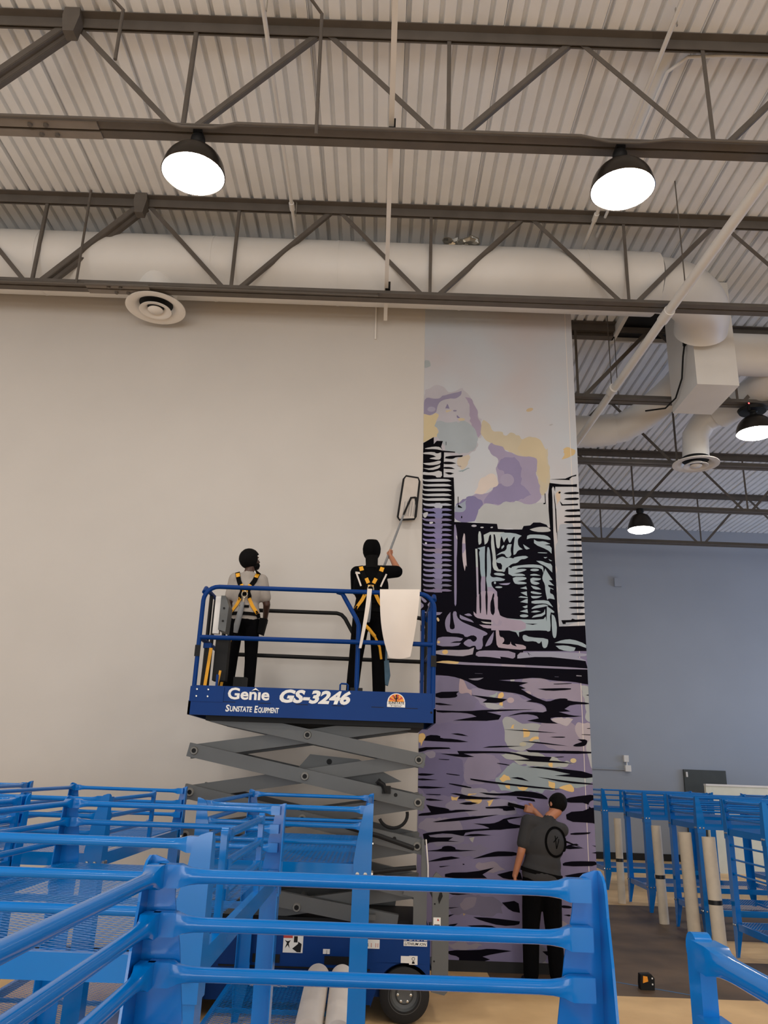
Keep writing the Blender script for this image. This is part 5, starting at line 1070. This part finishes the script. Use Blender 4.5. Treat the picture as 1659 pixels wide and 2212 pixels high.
def eyes(c, rot, k, parent):
    for sx in (-1, 1):
        p = Vector(c) + rot @ (Vector((sx * 0.031, 0.081, 0.008)) * k)
        mb = MB().ell(p, (0.0125 * k, 0.0125 * k, 0.0125 * k), 14, 10); mb.build('eye', M['white'], parent, 60)
        mb = MB().ell(p + rot @ Vector((0, 0.0095 * k, 0)), (0.006 * k, 0.005 * k, 0.006 * k), 10, 8); mb.build('iris', M['dark'], parent, 60)
def hair_cap(c, rot, k, rx=0.083, ry=0.104, rz=0.098, back=0.0, front=0.052, low=-0.035, flat=None):
    """hair or cap as a thick shell covering top and back of the skull"""
    mb = MB(); n, m = 36, 22; vs = []; inner = []
    rr_ = random.Random(5)
    for i in range(m + 1):
        th = PI * 0.80 * i / m
        for j in range(n):
            ph = 2 * PI * j / n
            x, y, z = math.sin(th) * math.cos(ph), math.sin(th) * math.sin(ph), math.cos(th)
            wob = 1 + 0.012 * rr_.uniform(-1, 1)
            p = Vector((x * rx * wob, y * ry * wob - 0.012, z * rz * wob + 0.024))
            if flat and p.z > flat: p.z = flat - 0.15 * (1 - z) * 0.02
            fl = low + (0.085 if y > 0.35 else 0.0) * min(1, (y - 0.35) / 0.4 if y > 0.35 else 0)
            if y > 0.35: fl = low + (front - low) * min(1, (y - 0.35) / 0.30)
            if p.z < fl: p.z = fl; p.x *= 0.93; p.y = p.y * 0.93
            vs.append(Vector(c) + rot @ (p * k))
    fs = [(i * n + j, (i + 1) * n + j, (i + 1) * n + (j + 1) % n, i * n + (j + 1) % n) for i in range(m) for j in range(n)]
    fs.append(tuple(range(m * n, (m + 1) * n)))
    return mb.add(vs, fs)
def drape(bvh, pts, w, t=0.007, lift_=0.004, n=24):
    """ribbon laid on the back of a torso: pts (x, z) in world, rays from behind"""
    P = [Vector((x, 0, z)) for x, z in pts]; L = [0]
    for a, b in zip(P, P[1:]): L.append(L[-1] + (b - a).length)
    res = []
    for i in range(n + 1):
        s = L[-1] * i / n; j = max(q for q in range(len(L)) if L[q] <= s + 1e-9); j = min(j, len(P) - 2)
        f = (s - L[j]) / max(1e-6, L[j + 1] - L[j]); res.append(P[j].lerp(P[j + 1], f))
    mb = MB(); vs = []; last = None
    for i, p in enumerate(res):
        d = (res[min(i + 1, n)] - res[max(i - 1, 0)]).normalized(); sd = Vector((-d.z, 0, d.x))
        row = []
        for k in (-1, 1):
            q = p + sd * (k * w / 2); hit = bvh.ray_cast(Vector((q.x, 5.0, q.z)), Vector((0, 1, 0)))
            y = hit[0].y if hit[0] else (last if last is not None else 7.7)
            last = y; row.append((q.x, y - lift_, q.z))
        ym = min(row[0][1], row[1][1])
        vs += [row[0], row[1], (row[1][0], row[1][1] - t, row[1][2]), (row[0][0], row[0][1] - t, row[0][2])]
    fs = [(0, 1, 2, 3), tuple(n * 4 + q for q in (3, 2, 1, 0))]
    for i in range(n):
        for q in range(4): fs.append((i * 4 + q, i * 4 + 4 + q, i * 4 + 4 + (q + 1) % 4, i * 4 + (q + 1) % 4))
    return mb.add(vs, fs)
def person(o, k, label, J, head_c, head_rot, skin, shirt, hands, sleeve=0.62, bw=1.0):
    """J: joints in world metres; returns root, body bvh and shirt bvh"""
    t = thing('person', tuple(o), label, 'person'); o = Vector(o)
    V = {n: Vector(p) for n, p in J.items()}
    hp, ch = (V['hipL'] + V['hipR']) / 2, V['chest']
    up = (V['neck'] - hp).normalized()
    ang = math.atan2(up.x, up.z); rt = Matrix.Rotation(ang, 3, 'Y')
    body = [('e', hp + Vector((0, 0, 0.05 * k)), (0.155 * k, 0.108 * k, 0.12 * k), rt), ('e', hp.lerp(ch, 0.45), (0.142 * k, 0.10 * k, 0.16 * k), rt),
            ('e', ch, (0.168 * k, 0.112 * k, 0.19 * k), rt), ('c', V['shL'].lerp(V['shR'], 0.12), 0.062 * k, V['shR'].lerp(V['shL'], 0.12), 0.062 * k),
            ('c', V['neck'].lerp(ch, 0.35), 0.075 * k, V['neck'], 0.058 * k), ('c', V['neck'], 0.056 * k, Vector(head_c) + head_rot @ Vector((0, -0.01, -0.06)) * k, 0.054 * k)]
    sh, tr = list(body[:5]), []
    for s in 'LR':
        body += [('c', V['sh' + s], 0.058 * k, V['el' + s], 0.041 * k), ('c', V['el' + s], 0.041 * k, V['wr' + s], 0.028 * k)]
        sh.append(('c', V['sh' + s], 0.060 * k, V['sh' + s].lerp(V['el' + s], sleeve), 0.052 * k))
        kn, an = V['kn' + s], V['an' + s]; toe = V['toe' + s]
        body += [('c', V['hip' + s], 0.086 * k, kn, 0.056 * k), ('c', kn, 0.056 * k, an, 0.040 * k), ('c', an + Vector((0, -0.02, -0.03)) * k, 0.040 * k, toe, 0.032 * k)]
        tr += [('c', V['hip' + s], 0.094 * k * bw, kn, 0.072 * k * bw), ('c', kn, 0.072 * k * bw, an + Vector((0, 0, 0.02)) * k, 0.064 * k * bw)]
        shoe = [('c', an + Vector((0, -0.03, -0.035)) * k, 0.045 * k, toe, 0.040 * k), ('c', an + Vector((0, 0, 0.01)) * k, 0.048 * k, an + Vector((0, 0, -0.03)) * k, 0.05 * k)]
        me = hull_caps(shoe, 0.012, 'shoe', M['dark'], t, 4)
        for v in me.vertices:
            zl = o.z + 0.001
            if v.co.z < zl: v.co.z = zl
            v.co -= o
        place(me, 'shoe', t)
    tr += [('e', hp + Vector((0, 0, 0.02 * k)), (0.165 * k * bw, 0.118 * k, 0.115 * k), rt)]
    for a in hands: body += a
    body += head_parts(head_c, head_rot, k)
    me = hull_caps(body, 0.0065, 'body', skin, t, 3)
    for v in me.vertices: v.co -= o
    place(me, 'body', t)
    sh2 = []; ex = 0.016 * k + (bw - 1) * 0.15
    for s in sh:
        if s[0] == 'e': sh2.append(('e', s[1], tuple(r + e_ for r, e_ in zip(s[2], (ex, 0.016 * k + (bw - 1) * 0.06, 0.016 * k))), s[3]))
        else: sh2.append(('c', s[1], s[2] + 0.014 * k, s[3], s[4] + (0.014 if s[1] != V['neck'].lerp(ch, 0.35) else -0.002) * k))
    sh2.append(('e', hp + Vector((0, 0, 0.10 * k)), (0.172 * k * (1 + (bw - 1) * 0.8), 0.126 * k, 0.10 * k), rt))
    rs = random.Random(int(abs(o.x) * 1000))
    ms = hull_caps(sh2, 0.011, 'shirt', shirt, t, 5)
    bv = BVHTree.FromPolygons([v.co.copy() for v in ms.vertices], [tuple(p.vertices) for p in ms.polygons])
    for v in ms.vertices: v.co -= o
    place(ms, 'shirt', t)
    mt = hull_caps(tr, 0.012, 'trousers', M['pants'], t, 5)
    for v in mt.vertices:
        if v.co.z < o.z + 0.012: v.co.z = o.z + 0.012
        v.co -= o
    place(mt, 'trousers', t)
    bl = MB(); n = 28
    c = hp + Vector((0, 0, 0.075 * k)); ringv = []
    for rz_, rr_ in ((-0.018, 1.0), (0.018, 1.0), (0.018, 0.94), (-0.018, 0.94)):
        ringv += [c + rt @ Vector((0.176 * k * bw * rr_ * math.cos(2 * PI * i / n), 0.131 * k * rr_ * math.sin(2 * PI * i / n), rz_ * k)) for i in range(n)]
    bl.add(ringv, [(q * n + i, q * n + (i + 1) % n, ((q + 1) % 4) * n + (i + 1) % n, ((q + 1) % 4) * n + i) for q in range(4) for i in range(n)])
    bl.build('belt', M['webblack'], t, 40)
    eyes(head_c, head_rot, k, t)
    return t, bv, V, hp, rt
def stand(o, k, lean=0.0):
    o = Vector(o); g = lambda x, y, z: o + Vector((x, y, z)) * k
    return dict(hipL=g(-.085, 0, .92), hipR=g(.085, 0, .92), knL=g(-.105, .015, .50), knR=g(.105, .015, .50), anL=g(-.115, -.02, .09), anR=g(.115, -.02, .09), toeL=g(-.135, .13, .032), toeR=g(.135, .13, .032),
                chest=g(0, .0, 1.25), neck=g(0, -.005, 1.475), shL=g(-.165, 0, 1.405), shR=g(.165, 0, 1.405))
def harness(t, bv, cx, z, k, lanyard=True):
    """fall harness seen from behind: z(h) maps body height to world"""
    R_ = lambda pts, w, name, m, n=20: drape(bv, [(cx + x * k, z(h)) for x, h in pts], w * k, n=n).build(name, m, t, 40)
    for s in (-1, 1):
        R_([(s * 0.118, 1.468), (s * 0.085, 1.36), (s * 0.028, 1.245)], 0.050, 'harness_strap', M['webblack'])
        R_([(s * 0.030, 1.25), (s * 0.055, 1.19), (s * 0.05, 1.14)], 0.035, 'harness_strap', M['webblack'])
        R_([(s * 0.048, 1.165), (s * 0.085, 1.09), (s * 0.15, 1.00)], 0.036, 'harness_webbing', M['yellow'])
        R_([(s * 0.125, 1.03), (s * 0.15, 0.99), (s * 0.165, 0.965)], 0.036, 'harness_strap', M['webblack'])
        drape(bv, [(cx + s * 0.112 * k, z(1.452)), (cx + s * 0.098 * k, z(1.405))], 0.042 * k, t=0.010, n=4).build('harness_patch', M['yellow'], t)
        drape(bv, [(cx + s * 0.050 * k, z(1.315)), (cx + s * 0.026 * k, z(1.262))], 0.036 * k, t=0.011, n=4).build('harness_patch', M['yellow'], t)
    R_([(0, 1.29), (0, 1.19)], 0.075, 'harness_pad', M['webblack'], 8)
    R_([(-0.03, 1.235), (0.03, 1.235)], 0.020, 'harness_patch', M['yellow'], 4)
    R_([(-0.05, 1.07), (0.055, 1.075)], 0.028, 'harness_strap', M['webblack'], 8)
    hit = bv.ray_cast(Vector((cx, 5, z(1.20))), Vector((0, 1, 0))); y = hit[0].y - 0.022
    MB().tube([(cx + 0.030 * k * math.cos(a), y, z(1.20) + 0.034 * k * math.sin(a)) for a in [2 * PI * i / 18 for i in range(19)]], 0.007 * k, 8).build('harness_ring', M['silver'], t, 40)
    MB().tube([(cx, y - 0.01, z(1.165)), (cx - 0.004, y - 0.015, z(1.11))], 0.012 * k, 8).build('snap_hook', M['silver'], t, 40)
    return y
# ---- left worker, grey shirt
FZ = 2.418
o1 = Vector((-1.375, 7.90, FZ)); k1 = 0.925
z1 = lambda h: FZ + h * k1
J = stand(o1, k1); g1 = lambda x, y, z: o1 + Vector((x, y, z)) * k1
J.update(elL=g1(-.235, .02, 1.14), elR=g1(.235, .03, 1.13), wrL=g1(-.20, .20, .98), wrR=g1(.195, .20, 1.0))
J['shL'] = g1(-.145, 0, 1.40); J['shR'] = g1(.15, 0, 1.395); J['elL'] = g1(-.195, .03, 1.14); J['elR'] = g1(.225, .03, 1.13)
hr = Matrix.Rotation(math.radians(-58), 3, 'Z') @ Matrix.Rotation(math.radians(14), 3, 'X')
hc = g1(0.008, .012, 1.615)
H1 = [hand(J['wrL'], (0.2, 0.9, -0.25), (0.9, 0, 0.3), 1, 0.6, k1), hand(J['wrR'], (-0.2, 0.9, -0.25), (-0.9, 0, 0.3), -1, 0.6, k1)]
p1, bv1, V1, hp1, rt1 = person(o1, k1, 'man in light grey shirt and yellow harness on the lift, head turned right', J, hc, hr, M['skind'], M['greyshirt'], H1, sleeve=0.72, bw=0.95)
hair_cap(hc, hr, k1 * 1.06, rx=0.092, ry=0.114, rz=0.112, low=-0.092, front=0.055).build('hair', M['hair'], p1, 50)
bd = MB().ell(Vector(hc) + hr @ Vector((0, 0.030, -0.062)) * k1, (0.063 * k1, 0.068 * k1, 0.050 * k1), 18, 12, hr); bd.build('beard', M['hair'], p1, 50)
yy = harness(p1, bv1, o1.x, z1, k1)
MB().tube([(o1.x - 0.005, yy - 0.015, z1(1.11)), (o1.x - 0.02, yy - 0.02, z1(1.02)), (o1.x - 0.045, yy - 0.02, z1(0.86)), (o1.x - 0.055, yy - 0.0, z1(0.78))], [0.016, 0.028, 0.030, 0.022], 12).build('lanyard_pack', M['greycloth'], p1, 40)
MB().tube([(o1.x - 0.055, yy, z1(0.78)), (o1.x - 0.075, yy - 0.01, z1(0.66)), (o1.x - 0.10, yy - 0.02, z1(0.52)), (o1.x - 0.12, yy - 0.03, z1(0.34))], 0.009, 8).build('lanyard_strap', M['webblack'], p1, 40)
MB().bar((o1.x - 0.125, yy - 0.03, z1(0.36)), (o1.x - 0.15, yy - 0.03, z1(0.12)), 0.026, 0.008, up=(0, 1, 0)).build('lanyard_webbing', M['yellow'], p1)
MB().bar((o1.x - 0.085, yy - 0.02, z1(0.72)), (o1.x - 0.11, yy - 0.03, z1(0.56)), 0.012, 0.006, up=(0, 1, 0)).build('lanyard_webbing', M['yellow'], p1)
MB().prism([(o1.x + 0.15, z1(0.80)), (o1.x + 0.205, z1(0.78)), (o1.x + 0.235, z1(0.955)), (o1.x + 0.16, z1(0.965))], o1.y - 0.06, o1.y + 0.03).build('tool_pouch', M['webblack'], p1)
# ---- right worker, black shirt, pole raised
o2 = Vector((-0.105, 7.78, FZ)); k2 = 0.985
z2 = lambda h: FZ + h * k2
J = stand(o2, k2); g2 = lambda x, y, z: o2 + Vector((x, y, z)) * k2
J['knL'] = g2(-.125, .015, .50); J['anL'] = g2(-.15, -.02, .09); J['toeL'] = g2(-.18, .12, .032); J['knR'] = g2(.105, .01, .5); J['anR'] = g2(.125, -.02, .09); J['toeR'] = g2(.15, .13, .032)
J['shR'] = g2(.145, .02, 1.42); J['elR'] = g2(.275, .20, 1.435); J['wrR'] = g2(.205, .33, 1.60)
J['shL'] = g2(-.150, .01, 1.40); J['elL'] = g2(-.15, .22, 1.24); J['wrL'] = g2(.03, .36, 1.33)
pd = Vector((0.21, 0.75, 0.78)); pole_a, pole_b = Vector((0.025, 7.96, 3.93)), Vector((0.225, 8.62, 4.70))
pdir = (pole_b - pole_a).normalized()
hpos = pole_a + pdir * 0.20
J['wrR'] = hpos - Vector((-0.035, 0.045, 0.045)); J['elR'] = J['wrR'] + Vector((0.075, -0.16, -0.185))
J['wrL'] = pole_a - pdir * 0.14 - Vector((0.0, 0.05, 0.03))
H2 = [hand(J['wrR'], (-0.45, 0.75, 0.55), (-0.35, -0.45, 0.8), 1, 0.95, k2), hand(J['wrL'], (0.5, 0.6, 0.4), (0.2, 0.1, 0.9), -1, 0.95, k2)]
hr2 = Matrix.Rotation(math.radians(-8), 3, 'Z') @ Matrix.Rotation(math.radians(10), 3, 'X')
hc2 = g2(-0.005, .02, 1.63)
p2, bv2, V2, hp2, rt2 = person(o2, k2, 'man in black shirt and cap on the lift, raising a long applicator pole', J, hc2, hr2, M['skin'], M['black'], H2, sleeve=0.85)
hair_cap(hc2, hr2, k2 * 1.04, rx=0.090, ry=0.115, rz=0.122, low=-0.098, front=0.045, flat=0.124).build('cap', M['black'], p2, 50)
MB().tube([Vector(hc2) + Vector((0, -0.045, -0.05)) * k2, V2['neck'] + Vector((0, -0.012, 0.0)), V2['neck'] + Vector((0, -0.012, -0.03))], [0.066 * k2, 0.062 * k2, 0.066 * k2], 20).build('hair', M['hair'], p2, 50)  # black cover on the nape, paints in the shade on the neck
yy = harness(p2, bv2, o2.x, z2, k2)
for s in (-1, 1): drape(bv2, [(o2.x + s * 0.155 * k2, z2(1.385)), (o2.x + s * 0.10 * k2, z2(1.235))], 0.016, t=0.002, n=8).build('shirt_print', M['paper'], p2)
drape(bv2, [(o2.x - 0.165 * k2, z2(1.385)), (o2.x - 0.115 * k2, z2(1.38))], 0.02, t=0.002, n=4).build('shirt_print', M['paper'], p2)
MB().tube([(o2.x - 0.004, yy - 0.015, z2(1.11)), (o2.x - 0.012, yy - 0.02, z2(1.04)), (o2.x - 0.016, yy - 0.02, z2(0.90)), (o2.x - 0.016, yy - 0.01, z2(0.86))], [0.014, 0.026, 0.026, 0.018], 12).build('lanyard_pack', M['greycloth'], p2, 40)
MB().tube([(o2.x - 0.05, yy + 0.0, z2(0.84)), (o2.x + 0.0, yy - 0.02, z2(0.79)), (o2.x + 0.06, yy - 0.01, z2(0.72))], 0.017, 8).build('lanyard_webbing', M['yellow'], p2, 40)
MB().tube([(o2.x + 0.06, yy - 0.01, z2(0.72)), (o2.x + 0.11, yy - 0.0, z2(0.62)), (o2.x + 0.13, yy, z2(0.50))], 0.012, 8).build('lanyard_webbing', M['yellow'], p2, 40)
rag = MB().prism([(o2.x + 0.155, z2(0.50)), (o2.x + 0.205, z2(0.51)), (o2.x + 0.225, z2(0.36)), (o2.x + 0.205, z2(0.26)), (o2.x + 0.17, z2(0.27)), (o2.x + 0.15, z2(0.38))], o2.y - 0.03, o2.y + 0.02)
rag.tube([(o2.x + 0.15, o2.y, z2(0.86)), (o2.x + 0.165, o2.y - 0.005, z2(0.66)), (o2.x + 0.175, o2.y, z2(0.49))], 0.018, 8); rag.build('hanging_rag', M['bluerag'], p2, 30)
# ---- the applicator pole
ap = thing('applicator_pole', tuple(pole_a), 'long pole with a wire framed pad, pressed to the plain wall', 'pole')
MB().tube([pole_a - pdir * 0.35, pole_a, pole_b], [0.012, 0.013, 0.012], 10).build('pole_rod', M['greycloth'], ap, 40)
fc = [(0.165, 4.735), (0.185, 4.70), (0.36, 4.715), (0.375, 4.75), (0.412, 5.19), (0.395, 5.235), (0.25, 5.255), (0.222, 5.215)]
fr = []
for i in range(len(fc) + 1):
    x, z = fc[i % len(fc)]; fr.append((x, 8.79, z))
MB().tube(fr, 0.013, 8, cap=False).build('wire_frame', M['dark'], ap, 40)
MB().prism([(x * 0.94 + 0.018, z * 0.985 + 0.075) for x, z in fc], 8.785, 8.80).build('pad', mat('pad_grey_white', (196, 188, 180), 0.9), ap)
MB().tube([pole_b, (0.25, 8.74, 4.80), (0.315, 8.77, 4.975), (0.37, 8.785, 4.985)], 0.012, 8).build('yoke', M['dark'], ap, 40)
MB().tube([(0.37, 8.785, 4.985), (0.385, 8.785, 4.88), (0.372, 8.785, 4.74)], 0.015, 8).build('yoke', M['dark'], ap, 40)
for i in range(5): MB().bar((0.225 + i * 0.03, 8.781, 4.75), (0.245 + i * 0.03, 8.781, 4.93), 0.006, 0.004).build('pad_rib', M['greycloth'], ap)
# ---- installer at the mural foot
o3 = Vector((1.68, 8.42, 0.0)); k3 = 0.985
g3 = lambda x, y, z: o3 + Vector((x, y, z)) * k3
J = dict(hipL=g3(-.085, 0, .93), hipR=g3(.085, 0, .92), knL=g3(-.115, .02, .50), knR=g3(.11, .03, .50), anL=g3(-.13, -.02, .09), anR=g3(.125, -.01, .09), toeL=g3(-.17, .12, .032), toeR=g3(.15, .14, .032),
         chest=g3(.03, .02, 1.27), neck=g3(.115, .05, 1.525), shL=g3(-.125, .0, 1.475), shR=g3(.23, .06, 1.40))
J.update(elL=g3(-.205, -.03, 1.19), wrL=g3(-.265, .02, .965), elR=g3(.16, .30, 1.40), wrR=g3(.02, .36, 1.56))
H3 = [hand(J['wrL'], (0.05, 0.05, -1), (0.15, 0.95, 0), 1, 0.55, k3), hand(J['wrR'], (-0.75, 0.15, 0.2), (0, 0.1, 0.9), 1, 0.8, k3)]
hr3 = Matrix.Rotation(math.radians(22), 3, 'Y') @ Matrix.Rotation(math.radians(24), 3, 'Z') @ Matrix.Rotation(math.radians(-24), 3, 'X')
hc3 = g3(.195, .095, 1.635)
p3, bv3, V3, hp3, rt3 = person(o3, k3, 'man in charcoal shirt with a black ring print, smoothing the mural foot', J, hc3, hr3, M['skin'], M['darkshirt'], H3, sleeve=0.72, bw=1.2)
hair_cap(hc3, hr3, k3, rx=0.086, ry=0.110, rz=0.104, low=-0.060, front=0.055).build('hair', M['hair'], p3, 50)
cx, cz = o3.x + 0.135, 1.275
drape(bv3, [(cx + 0.108 * math.cos(a), cz + 0.132 * math.sin(a)) for a in [2 * PI * i / 32 for i in range(33)]], 0.022, t=0.002, lift_=0.003, n=64).build('shirt_ring_print', M['black'], p3, 40)
for a, b in (((-0.01, 0.06), (0.0, -0.06)), ((0.0, -0.06), (0.03, 0.03)), ((-0.03, 0.0), (0.02, 0.05))): drape(bv3, [(cx + a[0], cz + a[1]), (cx + b[0], cz + b[1])], 0.008, t=0.0015, lift_=0.003, n=6).build('shirt_mark_print', M['black'], p3)
sq = thing('squeegee', tuple(V3['wrR'] + Vector((-0.12, 0.06, 0.02))), 'dark hand squeegee held flat against the mural by the charcoal shirted man', 'squeegee')
c = V3['wrR']; MB().bar(c + Vector((-0.04, 0.06, 0.015)), c + Vector((-0.27, 0.075, 0.06)), 0.05, 0.035).build('squeegee_blade', M['webblack'], sq); MB().tube([c + Vector((-0.02, 0.05, 0.01)), c + Vector((-0.13, 0.062, 0.035))], 0.014, 8).build('squeegee_grip', M['dark'], sq, 40)
